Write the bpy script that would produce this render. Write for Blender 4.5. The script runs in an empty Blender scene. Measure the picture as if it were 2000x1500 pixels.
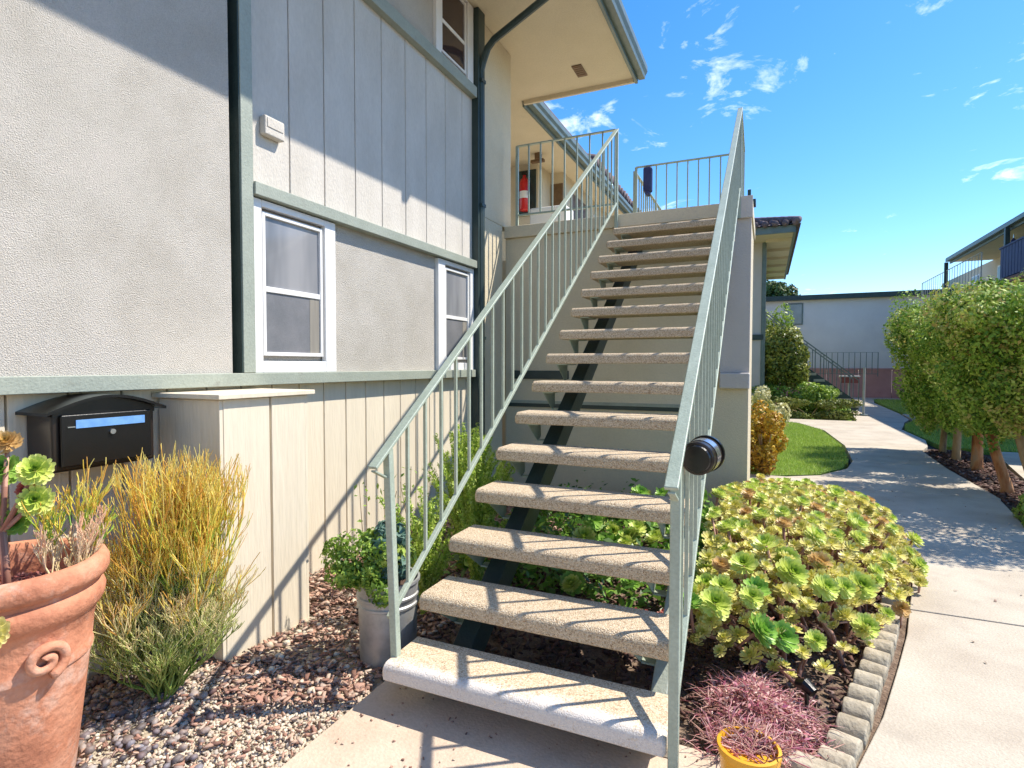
import bpy, math, random
import numpy as np
from mathutils import Vector, Matrix
R = random.Random(7)
NP = np.random.RandomState(11)
SC = bpy.context.scene
COL = SC.collection

# ------------------------------------------------------------------ camera, sky, sun, exposure
F_PX, YAW, PITCH, ROLL, CAM_H = 1104.66, math.radians(24.171), math.radians(-1.8926), math.radians(0.0724), 1.3464
cd = bpy.data.cameras.new('camera'); cam = bpy.data.objects.new('camera', cd); COL.objects.link(cam)
cd.sensor_width = 36; cd.lens = F_PX / 2000 * 36; cd.clip_start = 0.05; cd.clip_end = 600
fw = Vector((-math.sin(YAW) * math.cos(PITCH), math.cos(YAW) * math.cos(PITCH), math.sin(PITCH)))
rt = Vector((math.cos(YAW), math.sin(YAW), 0)); up = rt.cross(fw)
rt, up = rt * math.cos(ROLL) + up * math.sin(ROLL), up * math.cos(ROLL) - rt * math.sin(ROLL)
cam.matrix_world = Matrix(((rt.x, up.x, -fw.x, 0), (rt.y, up.y, -fw.y, 0), (rt.z, up.z, -fw.z, CAM_H), (0, 0, 0, 1)))
SC.camera = cam
SUN_TO = Vector((.61, .42, 1.0)).normalized()
EL = math.asin(SUN_TO.z); AZ = math.atan2(SUN_TO.x, SUN_TO.y)
world = bpy.data.worlds.new('World'); SC.world = world; world.use_nodes = True
wn = world.node_tree.nodes; wl = world.node_tree.links; wn.clear()
wo = wn.new('ShaderNodeOutputWorld'); bg = wn.new('ShaderNodeBackground'); sky = wn.new('ShaderNodeTexSky')
sky.sky_type = 'NISHITA'; sky.sun_disc = False; sky.sun_elevation = EL; sky.sun_rotation = AZ
sky.air_density = 1.1; sky.dust_density = 0.25; sky.ozone_density = 4.5
hs = wn.new('ShaderNodeHueSaturation'); hs.inputs['Hue'].default_value = .503; hs.inputs['Saturation'].default_value = 1.30; hs.inputs['Value'].default_value = .84
bg.inputs['Strength'].default_value = 0.15
# thin scattered clouds: noise on the sky direction projected onto a cloud deck
tc = wn.new('ShaderNodeTexCoord'); sp = wn.new('ShaderNodeSeparateXYZ'); wl.new(tc.outputs['Generated'], sp.inputs[0])
mx = wn.new('ShaderNodeMath'); mx.operation = 'MAXIMUM'; wl.new(sp.outputs['Z'], mx.inputs[0]); mx.inputs[1].default_value = 0.02
ad = wn.new('ShaderNodeMath'); ad.operation = 'ADD'; wl.new(mx.outputs[0], ad.inputs[0]); ad.inputs[1].default_value = 0.06
dx = wn.new('ShaderNodeMath'); dx.operation = 'DIVIDE'; wl.new(sp.outputs['X'], dx.inputs[0]); wl.new(ad.outputs[0], dx.inputs[1])
dy = wn.new('ShaderNodeMath'); dy.operation = 'DIVIDE'; wl.new(sp.outputs['Y'], dy.inputs[0]); wl.new(ad.outputs[0], dy.inputs[1])
cb = wn.new('ShaderNodeCombineXYZ'); wl.new(dx.outputs[0], cb.inputs[0]); wl.new(dy.outputs[0], cb.inputs[1]); cb.inputs[2].default_value = 1.3
cn = wn.new('ShaderNodeTexNoise'); cn.inputs['Scale'].default_value = 3.6; cn.inputs['Detail'].default_value = 7; cn.inputs['Roughness'].default_value = .62; cn.inputs['Distortion'].default_value = .5
cn2 = wn.new('ShaderNodeTexNoise'); cn2.inputs['Scale'].default_value = .8; cn2.inputs['Detail'].default_value = 2
wl.new(cb.outputs[0], cn.inputs['Vector']); wl.new(cb.outputs[0], cn2.inputs['Vector'])
mm = wn.new('ShaderNodeMath'); mm.operation = 'MULTIPLY_ADD'; wl.new(cn2.outputs[0], mm.inputs[0]); mm.inputs[1].default_value = .55; wl.new(cn.outputs[0], mm.inputs[2])
cr = wn.new('ShaderNodeMapRange'); cr.inputs['From Min'].default_value = .92; cr.inputs["From Max"].default_value = 1.16; wl.new(mm.outputs[0], cr.inputs['Value'])
mixc = wn.new('ShaderNodeMixRGB'); mixc.inputs[2].default_value = (7.0, 7.3, 7.8, 1)
wl.new(cr.outputs[0], mixc.inputs[0]); wl.new(sky.outputs[0], hs.inputs['Color']); wl.new(hs.outputs[0], mixc.inputs[1])
wl.new(mixc.outputs[0], bg.inputs['Color']); wl.new(bg.outputs[0], wo.inputs[0])
sd = bpy.data.lights.new('sun', 'SUN'); sd.energy = 3.9; sd.angle = math.radians(.53); sd.color = (1, .925, .81)
sun = bpy.data.objects.new('sun', sd); COL.objects.link(sun); sun.rotation_euler = (-SUN_TO).to_track_quat('-Z', 'Y').to_euler(); sun.location = (3, 3, 8)
SC.view_settings.view_transform = 'Standard'; SC.view_settings.look = 'None'; SC.view_settings.gamma = 1
SC.view_settings.use_curve_mapping = False; SC.view_settings.exposure = 0.98
SC.render.engine = 'CYCLES'; SC.cycles.max_bounces = 8; SC.cycles.diffuse_bounces = 5; SC.cycles.transparent_max_bounces = 8

# ------------------------------------------------------------------ helpers
class MB:
    def __init__(s): s.v = []; s.f = []; s.m = []; s.r = []; s.cur = 0
    def add(s, vs, fs, rnd=None):
        b = len(s.v); s.v += [tuple(q) for q in vs]
        for f in fs: s.f.append([b + i for i in f]); s.m.append(s.cur); s.r.append(R.random() if rnd is None else rnd)
    def box(s, x0, x1, y0, y1, z0, z1):
        if x0 > x1: x0, x1 = x1, x0
        if y0 > y1: y0, y1 = y1, y0
        s.add([(x0, y0, z0), (x1, y0, z0), (x1, y1, z0), (x0, y1, z0), (x0, y0, z1), (x1, y0, z1), (x1, y1, z1), (x0, y1, z1)],
              [(3, 2, 1, 0), (4, 5, 6, 7), (0, 1, 5, 4), (1, 2, 6, 5), (2, 3, 7, 6), (3, 0, 4, 7)]); return s
    def bar(s, p, q, w, h, upv=(0, 0, 1)):
        p = Vector(p); q = Vector(q); d = (q - p).normalized(); u = Vector(upv)
        if abs(d.dot(u)) > .99: u = Vector((0, 1, 0))
        a = d.cross(u).normalized(); b = a.cross(d).normalized()
        vs = [c + a * sx * w / 2 + b * sz * h / 2 for c in (p, q) for sx, sz in ((-1, -1), (1, -1), (1, 1), (-1, 1))]
        s.add(vs, [(0, 1, 2, 3), (7, 6, 5, 4), (1, 0, 4, 5), (2, 1, 5, 6), (3, 2, 6, 7), (0, 3, 7, 4)]); return s
    def tube(s, pts, rad, n=8, cap=True, rnd=None):
        pts = [Vector(p) for p in pts]; k = len(pts)
        if not hasattr(rad, '__len__'): rad = [rad] * k
        vs = []; prev = None
        for i, p in enumerate(pts):
            d = (pts[min(i + 1, k - 1)] - pts[max(i - 1, 0)]).normalized()
            u = prev if prev is not None else (Vector((0, 0, 1)) if abs(d.z) < .9 else Vector((1, 0, 0)))
            a = d.cross(u).normalized(); b = a.cross(d).normalized(); prev = b
            for j in range(n):
                t = 2 * math.pi * j / n; vs.append(p + (a * math.cos(t) + b * math.sin(t)) * rad[i])
        fs = [(i * n + j, i * n + (j + 1) % n, (i + 1) * n + (j + 1) % n, (i + 1) * n + j) for i in range(k - 1) for j in range(n)]
        if cap: fs += [tuple(range(n))[::-1], tuple((k - 1) * n + j for j in range(n))]
        s.add(vs, fs, rnd); return s
    def lathe(s, c, prof, n=32, cap=False):
        c = Vector(c); k = len(prof)
        vs = [c + Vector((r * math.cos(2 * math.pi * j / n), r * math.sin(2 * math.pi * j / n), z)) for r, z in prof for j in range(n)]
        fs = [(i * n + j, i * n + (j + 1) % n, (i + 1) * n + (j + 1) % n, (i + 1) * n + j) for i in range(k - 1) for j in range(n)]
        if cap: fs += [tuple(range(n))[::-1], tuple((k - 1) * n + j for j in range(n))]
        s.add(vs, fs); return s
    def prism(s, poly, z0, z1):
        n = len(poly); a = sum(poly[i][0] * poly[(i + 1) % n][1] - poly[(i + 1) % n][0] * poly[i][1] for i in range(n))
        if a < 0: poly = poly[::-1]
        s.add([(x, y, z0) for x, y in poly] + [(x, y, z1) for x, y in poly],
              [tuple(range(n))[::-1], tuple(range(n, 2 * n))] + [(i, (i + 1) % n, n + (i + 1) % n, n + i) for i in range(n)]); return s
    def build(s, name, mat, parent=None, bevel=0, smooth=False, seg=2, loc=None):
        me = bpy.data.meshes.new(name); me.from_pydata(s.v, [], s.f)
        for m in (mat if isinstance(mat, (list, tuple)) else [mat]): me.materials.append(m)
        if any(s.m): me.polygons.foreach_set('material_index', s.m)
        at = me.attributes.new('rnd', 'FLOAT', 'FACE'); at.data.foreach_set('value', s.r)
        if smooth: me.polygons.foreach_set('use_smooth', [True] * len(me.polygons))
        me.update()
        return link(name, me, parent, bevel, seg, loc)
def link(name, me, parent=None, bevel=0, seg=2, loc=None):
    o = bpy.data.objects.new(name, me); COL.objects.link(o)
    if parent: o.parent = parent
    if loc is not None: o.location = loc
    if bevel:
        b = o.modifiers.new('bevel', 'BEVEL'); b.width = bevel; b.segments = seg; b.limit_method = 'ANGLE'; b.angle_limit = math.radians(40)
        if seg > 1: me.polygons.foreach_set('use_smooth', [True] * len(me.polygons)); b.harden_normals = True
    return o
def npmesh(name, V, Fa, mat, parent=None, rnd=None, smooth=False, loc=None):
    """fast mesh from numpy: V (n,3), Fa (m,k) all the same k, rnd per face"""
    me = bpy.data.meshes.new(name); V = np.asarray(V, dtype=np.float32); Fa = np.asarray(Fa, dtype=np.int32); m, k = Fa.shape
    me.vertices.add(len(V)); me.vertices.foreach_set('co', V.ravel()); me.loops.add(m * k); me.loops.foreach_set('vertex_index', Fa.ravel())
    me.polygons.add(m); me.polygons.foreach_set('loop_start', np.arange(0, m * k, k, dtype=np.int32))
    me.polygons.foreach_set('loop_total', np.full(m, k, dtype=np.int32))
    if smooth: me.polygons.foreach_set('use_smooth', np.ones(m, dtype=bool))
    for x in (mat if isinstance(mat, (list, tuple)) else [mat]): me.materials.append(x)
    if rnd is not None:
        at = me.attributes.new('rnd', 'FLOAT', 'FACE'); at.data.foreach_set('value', np.asarray(rnd, dtype=np.float32))
    me.update(calc_edges=True); me.validate()
    return link(name, me, parent, loc=loc)
def tag(o, label=None, cat=None, group=None, kind=None):
    if label: o['label'] = label
    if cat: o['category'] = cat
    if group: o['group'] = group
    if kind: o['kind'] = kind
    return o
def thing(name, label, cat, loc=(0, 0, 0), group=None, rz=0):
    o = bpy.data.objects.new(name, None); COL.objects.link(o); o.location = loc; o.rotation_euler = (0, 0, rz); o.empty_display_size = .1
    return tag(o, label, cat, group)

# ------------------------------------------------------------------ materials
def mat(name, stops, scale=8, detail=4, rough=.7, bump=0, bscale=60, bdetail=4, metallic=0, coord='pos', stretch=(1, 1, 1), spec=.5,
        attr=False, trans=0, voro=0, fine=None, coat=0, bdist=.01, wear=None):
    """stops: list of colours spread over a noise (or over the per-face random when attr)"""
    m = bpy.data.materials.new(name); m.use_nodes = True; nt = m.node_tree; n = nt.nodes; l = nt.links
    b = n['Principled BSDF']; b.inputs['Roughness'].default_value = rough; b.inputs['Metallic'].default_value = metallic
    b.inputs['Specular IOR Level'].default_value = spec; b.inputs['Coat Weight'].default_value = coat
    geo = n.new('ShaderNodeNewGeometry'); tcn = n.new('ShaderNodeTexCoord'); mp = n.new('ShaderNodeMapping'); mp.inputs['Scale'].default_value = stretch
    l.new(geo.outputs['Position'] if coord == 'pos' else tcn.outputs['Object'], mp.inputs['Vector'])
    no = n.new('ShaderNodeTexNoise'); no.inputs['Scale'].default_value = scale; no.inputs['Detail'].default_value = detail; no.inputs['Roughness'].default_value = .6
    l.new(mp.outputs[0], no.inputs['Vector'])
    ramp = n.new('ShaderNodeValToRGB'); el = ramp.color_ramp.elements
    k = len(stops)
    if voro:
        vo = n.new('ShaderNodeTexVoronoi'); vo.inputs['Scale'].default_value = voro; l.new(mp.outputs[0], vo.inputs['Vector'])
        sx = n.new('ShaderNodeSeparateColor'); l.new(vo.outputs['Color'], sx.inputs[0]); fac = sx.outputs[0]; lo, hi = 0.02, .98
    elif attr:
        an = n.new('ShaderNodeAttribute'); an.attribute_name = 'rnd'; fac = an.outputs['Fac']; lo, hi = 0, 1
    else: fac = no.outputs[0]; lo, hi = .34, .66
    for i, c in enumerate(stops):
        p = lo + (hi - lo) * (i / (k - 1) if k > 1 else 0)
        e = el[i] if i < 2 else el.new(p)
        e.position = p; e.color = (*c, 1)
    if k == 1: el[1].color = (*stops[0], 1)
    l.new(fac, ramp.inputs[0]); colr = ramp.outputs[0]
    if fine:   # extra fine value variation
        n2 = n.new('ShaderNodeTexNoise'); n2.inputs['Scale'].default_value = fine[0]; n2.inputs['Detail'].default_value = 3; l.new(mp.outputs[0], n2.inputs['Vector'])
        mr = n.new('ShaderNodeMapRange'); mr.inputs['From Min'].default_value = .3; mr.inputs['From Max'].default_value = .7
        mr.inputs['To Min'].default_value = 1 - fine[1]; mr.inputs['To Max'].default_value = 1 + fine[1]; l.new(n2.outputs[0], mr.inputs['Value'])
        vm = n.new('ShaderNodeVectorMath'); vm.operation = 'SCALE'; l.new(colr, vm.inputs[0]); l.new(mr.outputs[0], vm.inputs['Scale']); colr = vm.outputs[0]
    if wear:   # stains: (scale, threshold, colour, strength)
        n3 = n.new('ShaderNodeTexNoise'); n3.inputs['Scale'].default_value = wear[0]; n3.inputs['Detail'].default_value = 8; n3.inputs['Roughness'].default_value = .7
        l.new(mp.outputs[0], n3.inputs['Vector'])
        mr = n.new('ShaderNodeMapRange'); mr.inputs['From Min'].default_value = wear[1]; mr.inputs['From Max'].default_value = wear[1] + .12; mr.inputs['To Max'].default_value = wear[3]
        l.new(n3.outputs[0], mr.inputs['Value']); mc = n.new('ShaderNodeMixRGB'); l.new(mr.outputs[0], mc.inputs[0]); l.new(colr, mc.inputs[1]); mc.inputs[2].default_value = (*wear[2], 1); colr = mc.outputs[0]
    l.new(colr, b.inputs['Base Color'])
    if bump:
        bn = n.new('ShaderNodeTexNoise'); bn.inputs['Scale'].default_value = bscale; bn.inputs['Detail'].default_value = bdetail; l.new(mp.outputs[0], bn.inputs['Vector'])
        bu = n.new('ShaderNodeBump'); bu.inputs['Strength'].default_value = bump; bu.inputs['Distance'].default_value = bdist
        if voro:
            l.new(vo.outputs['Distance'], bu.inputs['Height']); bu.invert = True
        else: l.new(bn.outputs[0], bu.inputs['Height'])
        l.new(bu.outputs[0], b.inputs['Normal'])
    if trans:
        tr = n.new('ShaderNodeBsdfTranslucent'); l.new(colr, tr.inputs[0]); ms = n.new('ShaderNodeMixShader'); ms.inputs[0].default_value = trans
        l.new(b.outputs[0], ms.inputs[1]); l.new(tr.outputs[0], ms.inputs[2]); l.new(ms.outputs[0], n['Material Output'].inputs[0])
    return m
M = {}
M['stucco'] = mat('stucco', [(.455, .42, .365), (.485, .45, .395), (.515, .48, .425), (.54, .50, .445)], scale=3.5, detail=7, bump=.95, bscale=185, bdetail=5, rough=.92, bdist=.010, fine=(150, .09), wear=(7, .60, (.39, .37, .335), .3))
M['board'] = mat('upper_board', [(.53, .49, .43), (.60, .56, .50)], scale=5, detail=7, bump=.45, bscale=120, rough=.85, fine=(60, .04), stretch=(1, 1, .4), wear=(2.0, .62, (.50, .46, .41), .3))
M['siding'] = mat('siding', [(.64, .56, .43), (.71, .63, .49)], scale=2.5, bump=.35, bscale=60, rough=.75, fine=(45, .04), stretch=(1, 1, .12), wear=(1.7, .62, (.46, .38, .27), .3))
M['beige'] = mat('beige_paint', [(.60, .52, .37), (.66, .575, .42)], scale=1.4, bump=.5, bscale=80, rough=.85, fine=(50, .04), wear=(2.2, .6, (.44, .39, .30), .35))
M['lav'] = mat('grey_stucco', [(.50, .46, .43), (.56, .52, .49)], scale=1.5, bump=.5, bscale=60, rough=.9)
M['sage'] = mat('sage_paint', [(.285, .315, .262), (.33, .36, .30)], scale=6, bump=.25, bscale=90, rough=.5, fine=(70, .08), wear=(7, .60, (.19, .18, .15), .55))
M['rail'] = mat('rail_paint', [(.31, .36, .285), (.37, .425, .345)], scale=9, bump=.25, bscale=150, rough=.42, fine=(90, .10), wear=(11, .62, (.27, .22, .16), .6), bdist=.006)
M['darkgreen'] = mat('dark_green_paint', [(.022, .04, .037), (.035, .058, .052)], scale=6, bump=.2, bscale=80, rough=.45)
M['gutter'] = mat('gutter_paint', [(.10, .135, .125), (.14, .18, .165)], scale=5, rough=.4, bump=.1)
M['white'] = mat('white_vinyl', [(.74, .73, .71), (.80, .79, .77)], scale=5, rough=.4, bump=.08)
M['glass'] = mat('window_glass', [(.14, .15, .165), (.24, .245, .26), (.31, .31, .32)], scale=1.2, stretch=(1, 3, .6), rough=.08, spec=.7, detail=3)  # soft noise gradient painted in place of reflections on the panes
M['screen'] = mat('insect_screen', [(.14, .145, .155), (.19, .19, .20)], scale=5, rough=.55, fine=(220, .12))
M['darkglass'] = mat('dark_glass', [(.02, .014, .014), (.05, .03, .03)], scale=2, rough=.08)
M['curtain'] = mat('curtain', [(.22, .20, .17), (.27, .25, .21)], scale=12, stretch=(1, 6, .2), rough=.8)
M['black'] = mat('black_enamel', [(.004, .004, .004), (.007, .006, .006)], scale=12, rough=.28, bump=.05, bscale=200)
M['brownblack'] = mat('bronze_enamel', [(.014, .009, .007), (.022, .014, .010)], scale=8, rough=.3)
M['label'] = mat('blue_label', [(.13, .30, .62), (.18, .37, .70)], scale=30, rough=.3)
M['steel'] = mat('steel', [(.55, .55, .55), (.65, .65, .65)], scale=30, rough=.3, metallic=1)
M['chrome'] = mat('brushed_bezel', [(.42, .40, .42), (.6, .58, .6)], scale=10, rough=.22, metallic=.9)
M['galv'] = mat('galvanised', [(.33, .33, .325), (.42, .42, .41), (.49, .49, .48)], scale=14, rough=.5, metallic=.55, bump=.15, bscale=30, wear=(7, .58, (.25, .19, .14), .45))
M['terra'] = mat('terracotta', [(.40, .155, .085), (.52, .215, .12), (.57, .27, .165)], scale=6, bump=.5, bscale=50, rough=.85, fine=(55, .08), wear=(4, .53, (.64, .47, .38), .6))
M['yellowpot'] = mat('yellow_glaze', [(.70, .33, .015), (.78, .40, .03)], scale=8, rough=.3, bump=.1, bscale=20)
M['agg'] = mat('exposed_aggregate', [(.32, .215, .13), (.52, .395, .255), (.61, .485, .325), (.66, .545, .385), (.42, .31, .20), (.72, .62, .47)], voro=210, bump=.8, rough=.8, bdist=.006)
M['concrete'] = mat('concrete', [(.40, .34, .265), (.465, .405, .32), (.51, .455, .365)], scale=1.9, detail=7, bump=.35, bscale=90, rough=.88, fine=(110, .12), wear=(2.3, .54, (.33, .28, .22), .5))
M['pad'] = mat('pad_concrete', [(.45, .35, .26), (.53, .42, .32), (.56, .47, .37)], scale=2.6, detail=7, bump=.35, bscale=90, rough=.88, fine=(60, .07), wear=(2.6, .55, (.33, .24, .17), .6))
M['log'] = mat('cast_edging', [(.30, .25, .175), (.40, .34, .245), (.46, .40, .30)], scale=9, bump=.8, bscale=45, rough=.9, fine=(60, .1))
M['soil'] = mat('soil', [(.045, .028, .02), (.09, .055, .04), (.13, .085, .06)], scale=9, bump=1, bscale=35, rough=.95, bdist=.03, fine=(70, .2))
M['dirt'] = mat('bed_dirt', [(.11, .07, .048), (.17, .115, .078), (.24, .17, .12)], scale=14, bump=1, bscale=60, rough=.95, bdist=.02, fine=(90, .2))
M['sand'] = mat('gravel_bed', [(.34, .27, .19), (.44, .37, .27), (.52, .45, .35)], scale=14, bump=1, bscale=60, rough=.95, bdist=.02, fine=(90, .2))
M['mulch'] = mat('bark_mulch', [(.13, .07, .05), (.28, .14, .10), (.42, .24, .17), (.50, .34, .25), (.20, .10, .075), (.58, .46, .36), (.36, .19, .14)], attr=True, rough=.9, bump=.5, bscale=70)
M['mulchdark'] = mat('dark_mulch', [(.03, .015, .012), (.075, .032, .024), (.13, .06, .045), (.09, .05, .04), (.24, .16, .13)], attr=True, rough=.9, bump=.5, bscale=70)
M['pebble'] = mat('pebbles', [(.58, .50, .38), (.46, .37, .27), (.64, .57, .45), (.48, .34, .24), (.38, .34, .29), (.60, .50, .37), (.68, .62, .51)], attr=True, rough=.75, bump=.3, bscale=120)
M['slate'] = mat('dark_pebbles', [(.06, .05, .055), (.16, .13, .12), (.26, .19, .16), (.40, .36, .32), (.13, .07, .06), (.22, .22, .25)], attr=True, rough=.6, bump=.3, bscale=90)
M['redrock'] = mat('lava_rock', [(.17, .03, .025), (.30, .08, .07), (.42, .20, .17), (.12, .03, .03)], attr=True, rough=.95, bump=.8, bscale=160)
M['lawn'] = mat('lawn_base', [(.16, .26, .03), (.22, .34, .045)], scale=6, bump=1, bscale=60, rough=.9, bdist=.03, fine=(60, .25))
M['blade'] = mat('grass_blades', [(.22, .34, .04), (.32, .47, .06), (.43, .56, .11), (.52, .58, .20)], attr=True, rough=.6, trans=.3)
M['leaf'] = mat('hedge_leaves', [(.06, .13, .016), (.14, .27, .03), (.26, .42, .05), (.40, .53, .08), (.52, .58, .15), (.52, .40, .14)], attr=True, rough=.6, trans=.16, spec=.3)
M['leafyel'] = mat('variegated_leaves', [(.22, .24, .05), (.48, .46, .14), (.62, .60, .32), (.70, .66, .42)], attr=True, rough=.55, trans=.25)
M['leafor'] = mat('orange_leaves', [(.16, .09, .03), (.40, .20, .02), (.58, .34, .02), (.62, .45, .05), (.30, .22, .05)], attr=True, rough=.55, trans=.25)
M['leafdk'] = mat('tree_leaves', [(.02, .05, .012), (.05, .10, .02), (.10, .16, .03), (.18, .22, .05)], attr=True, rough=.5, trans=.2)
M['leafol'] = mat('olive_leaves', [(.06, .09, .018), (.15, .20, .03), (.30, .33, .05), (.46, .44, .10), (.12, .16, .03)], attr=True, rough=.5, trans=.2)
M['box'] = mat('box_hedge_leaves', [(.10, .13, .02), (.20, .24, .04), (.30, .33, .07), (.13, .10, .03)], attr=True, rough=.55, trans=.2)
M['fern'] = mat('fern_needles', [(.22, .36, .03), (.38, .54, .06), (.54, .68, .12), (.66, .74, .24)], attr=True, rough=.5, trans=.35)
M['herb'] = mat('herb_leaves', [(.10, .19, .025), (.20, .33, .04), (.33, .47, .07), (.46, .55, .12)], attr=True, rough=.5, trans=.3)
M['kale'] = mat('blue_green_leaves', [(.05, .12, .09), (.12, .22, .17), (.22, .33, .27)], attr=True, rough=.45, trans=.2)
M['under'] = mat('understory_leaves', [(.04, .11, .015), (.08, .20, .02), (.14, .30, .03), (.22, .38, .05)], attr=True, rough=.4, trans=.3)
M['pink'] = mat('pink_strands', [(.30, .06, .08), (.55, .18, .21), (.68, .34, .31), (.78, .54, .44), (.46, .10, .20), (.82, .62, .50)], attr=True, rough=.5, trans=.25)
M['stem'] = mat('succulent_stems', [(.26, .12, .08), (.38, .19, .14), (.50, .30, .22)], attr=True, rough=.8)
M['bark'] = mat('orange_bark', [(.20, .07, .03), (.36, .14, .05), (.44, .22, .10), (.33, .23, .15)], scale=9, stretch=(1, 1, .35), bump=.9, bscale=40, rough=.9)
M['barktan'] = mat('tan_bark', [(.20, .12, .06), (.34, .23, .12), (.42, .31, .19)], scale=9, stretch=(1, 1, .35), bump=.9, bscale=40, rough=.9)
M['farwhite'] = mat('far_stucco', [(.66, .62, .60), (.74, .70, .68)], scale=.7, bump=.4, bscale=20, rough=.9, wear=(.6, .55, (.58, .55, .52), .4))
M['redwall'] = mat('red_boards', [(.46, .22, .20), (.56, .29, .26)], scale=1.5, bump=.3, bscale=30, rough=.85)
M['brick'] = mat('brown_brick', [(.16, .09, .07), (.27, .16, .12)], scale=8, bump=.5, rough=.9)
M['rooftile'] = mat('roof_tile', [(.09, .065, .075), (.15, .11, .12), (.21, .16, .17)], scale=5, bump=.6, bscale=30, rough=.85)
M['navy'] = mat('navy_paint', [(.018, .022, .085), (.03, .04, .13)], scale=6, rough=.6)
M['red'] = mat('extinguisher_red', [(.50, .012, .015), (.58, .02, .02)], scale=6, rough=.25)
M['brown'] = mat('brown_metal', [(.13, .075, .035), (.17, .10, .05)], scale=20, rough=.5)
M['redbox'] = mat('red_box', [(.23, .05, .035), (.30, .08, .06)], scale=6, rough=.6)
M['post'] = mat('weathered_white', [(.45, .43, .38), (.55, .53, .48)], scale=8, rough=.7)

def rnd_mat_first_tread():
    """exposed aggregate whose front half carries worn white paint"""
    m = M['agg'].copy(); m.name = 'painted_aggregate'; nt = m.node_tree; n = nt.nodes; l = nt.links; b = n['Principled BSDF']
    src = b.inputs['Base Color'].links[0].from_socket; [setattr(q.inputs['Strength'], 'default_value', .35) for q in n if q.type == 'BUMP']
    g = n.new('ShaderNodeNewGeometry'); s = n.new('ShaderNodeSeparateXYZ'); l.new(g.outputs['Position'], s.inputs[0])
    no = n.new('ShaderNodeTexNoise'); no.inputs['Scale'].default_value = 9; no.inputs['Detail'].default_value = 9; no.inputs['Roughness'].default_value = .8; l.new(g.outputs['Position'], no.inputs['Vector'])
    n4 = n.new('ShaderNodeTexNoise'); n4.inputs['Scale'].default_value = 130; n4.inputs['Detail'].default_value = 2; l.new(g.outputs['Position'], n4.inputs['Vector'])
    a = n.new('ShaderNodeMath'); a.operation = 'MULTIPLY_ADD'; l.new(no.outputs[0], a.inputs[0]); a.inputs[1].default_value = -.26; l.new(s.outputs['Y'], a.inputs[2])
    a2 = n.new('ShaderNodeMath'); a2.operation = 'MULTIPLY_ADD'; l.new(n4.outputs[0], a2.inputs[0]); a2.inputs[1].default_value = .16; l.new(a.outputs[0], a2.inputs[2])
    mr = n.new('ShaderNodeMapRange'); mr.inputs['From Min'].default_value = 1.745; mr.inputs['From Max'].default_value = 1.80; mr.inputs['To Min'].default_value = .68; mr.inputs['To Max'].default_value = 0
    l.new(a2.outputs[0], mr.inputs['Value']); mx_ = n.new('ShaderNodeMixRGB'); mx_.inputs[2].default_value = (.68, .66, .65, 1)
    l.new(mr.outputs[0], mx_.inputs[0]); l.new(src, mx_.inputs[1]); l.new(mx_.outputs[0], b.inputs['Base Color'])
    return m
M['agg1'] = rnd_mat_first_tread()

# ------------------------------------------------------------------ ground, path, beds, lawns
g = MB(); g.add([(-150, -120, -.09), (150, -120, -.09), (150, 200, -.09), (-150, 200, -.09)], [(0, 1, 2, 3)])
tag(g.build('ground', M['soil']), kind='structure')
tag(MB().prism([(-2.67, -2.5), (-1.475, -2.5), (-1.475, 2.35), (-2.67, 2.35)], -.085, -.028).build('gravel_bed', M['sand']), kind='structure')
tag(MB().prism([(-2.67, 2.356), (-1.47, 2.356), (-1.47, 2.05), (.298, 2.05), (.425, 2.53), (.56, 3.0), (.66, 3.37), (.865, 4.28), (.98, 4.9), (.94, 5.9), (.685, 6.8), (.39, 7.19), (-.13, 7.2), (-.13, 5.69), (-2.67, 5.69)], -.085, -.022).build('planting_bed', M['dirt']), kind='structure')
def poly_cut(L, Rr, cuts, z0, z1, parent, mt, name, gap=.007):
    """slabs between two edge polylines (x as a function of y), one object per slab"""
    def xa(P, y):
        for (x0, y0), (x1, y1) in zip(P, P[1:]):
            if y0 <= y <= y1: return x0 + (x1 - x0) * (y - y0) / (y1 - y0 + 1e-9)
        return P[-1][0] if y > P[-1][1] else P[0][0]
    for a, b in zip(cuts, cuts[1:]):
        ys = sorted({a + gap, b - gap} | {y for _, y in L + Rr if a + gap < y < b - gap})
        poly = [(xa(L, y), y) for y in ys] + [(xa(Rr, y), y) for y in ys[::-1]]
        MB().prism(poly, z0, z1).build(name, mt, parent, bevel=.006)
path = thing('path', None, None); path['kind'] = 'structure'
LE = [(.30, -2.5), (.30, 2.17), (.43, 2.53), (.565, 3.0), (.665, 3.365), (.87, 4.28), (.985, 4.9), (.945, 5.9), (.69, 6.8), (.40, 7.2)]
RE = [(2.25, -2.5), (2.1, 4.0), (1.985, 6.0), (2.06, 6.4), (2.19, 7.3), (2.19, 9.1), (2.28, 10.8), (2.42, 11.2)]
poly_cut(LE, RE, [-2.5, .6, 2.0, 3.72, 5.5, 7.2], -.085, 0, path, M['concrete'], 'path_slab')
LE2 = [(-.5, 7.2), (-.5, 7.60), (.62, 7.86), (.99, 8.53), (1.14, 9.25), (1.235, 11), (1.13, 13.4), (.72, 14.9), (.4, 15.1)]
RE2 = [(2.19, 7.2), (2.19, 9.1), (2.28, 10.8), (2.50, 11.5), (2.66, 12.4), (2.645, 14.3), (2.85, 15.2)]
poly_cut([(-.5, 7.2), (-.5, 7.60)], [(2.19, 7.2), (2.19, 7.60)], [7.2, 7.607], -.085, 0, path, M['concrete'], 'path_slab')
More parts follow.
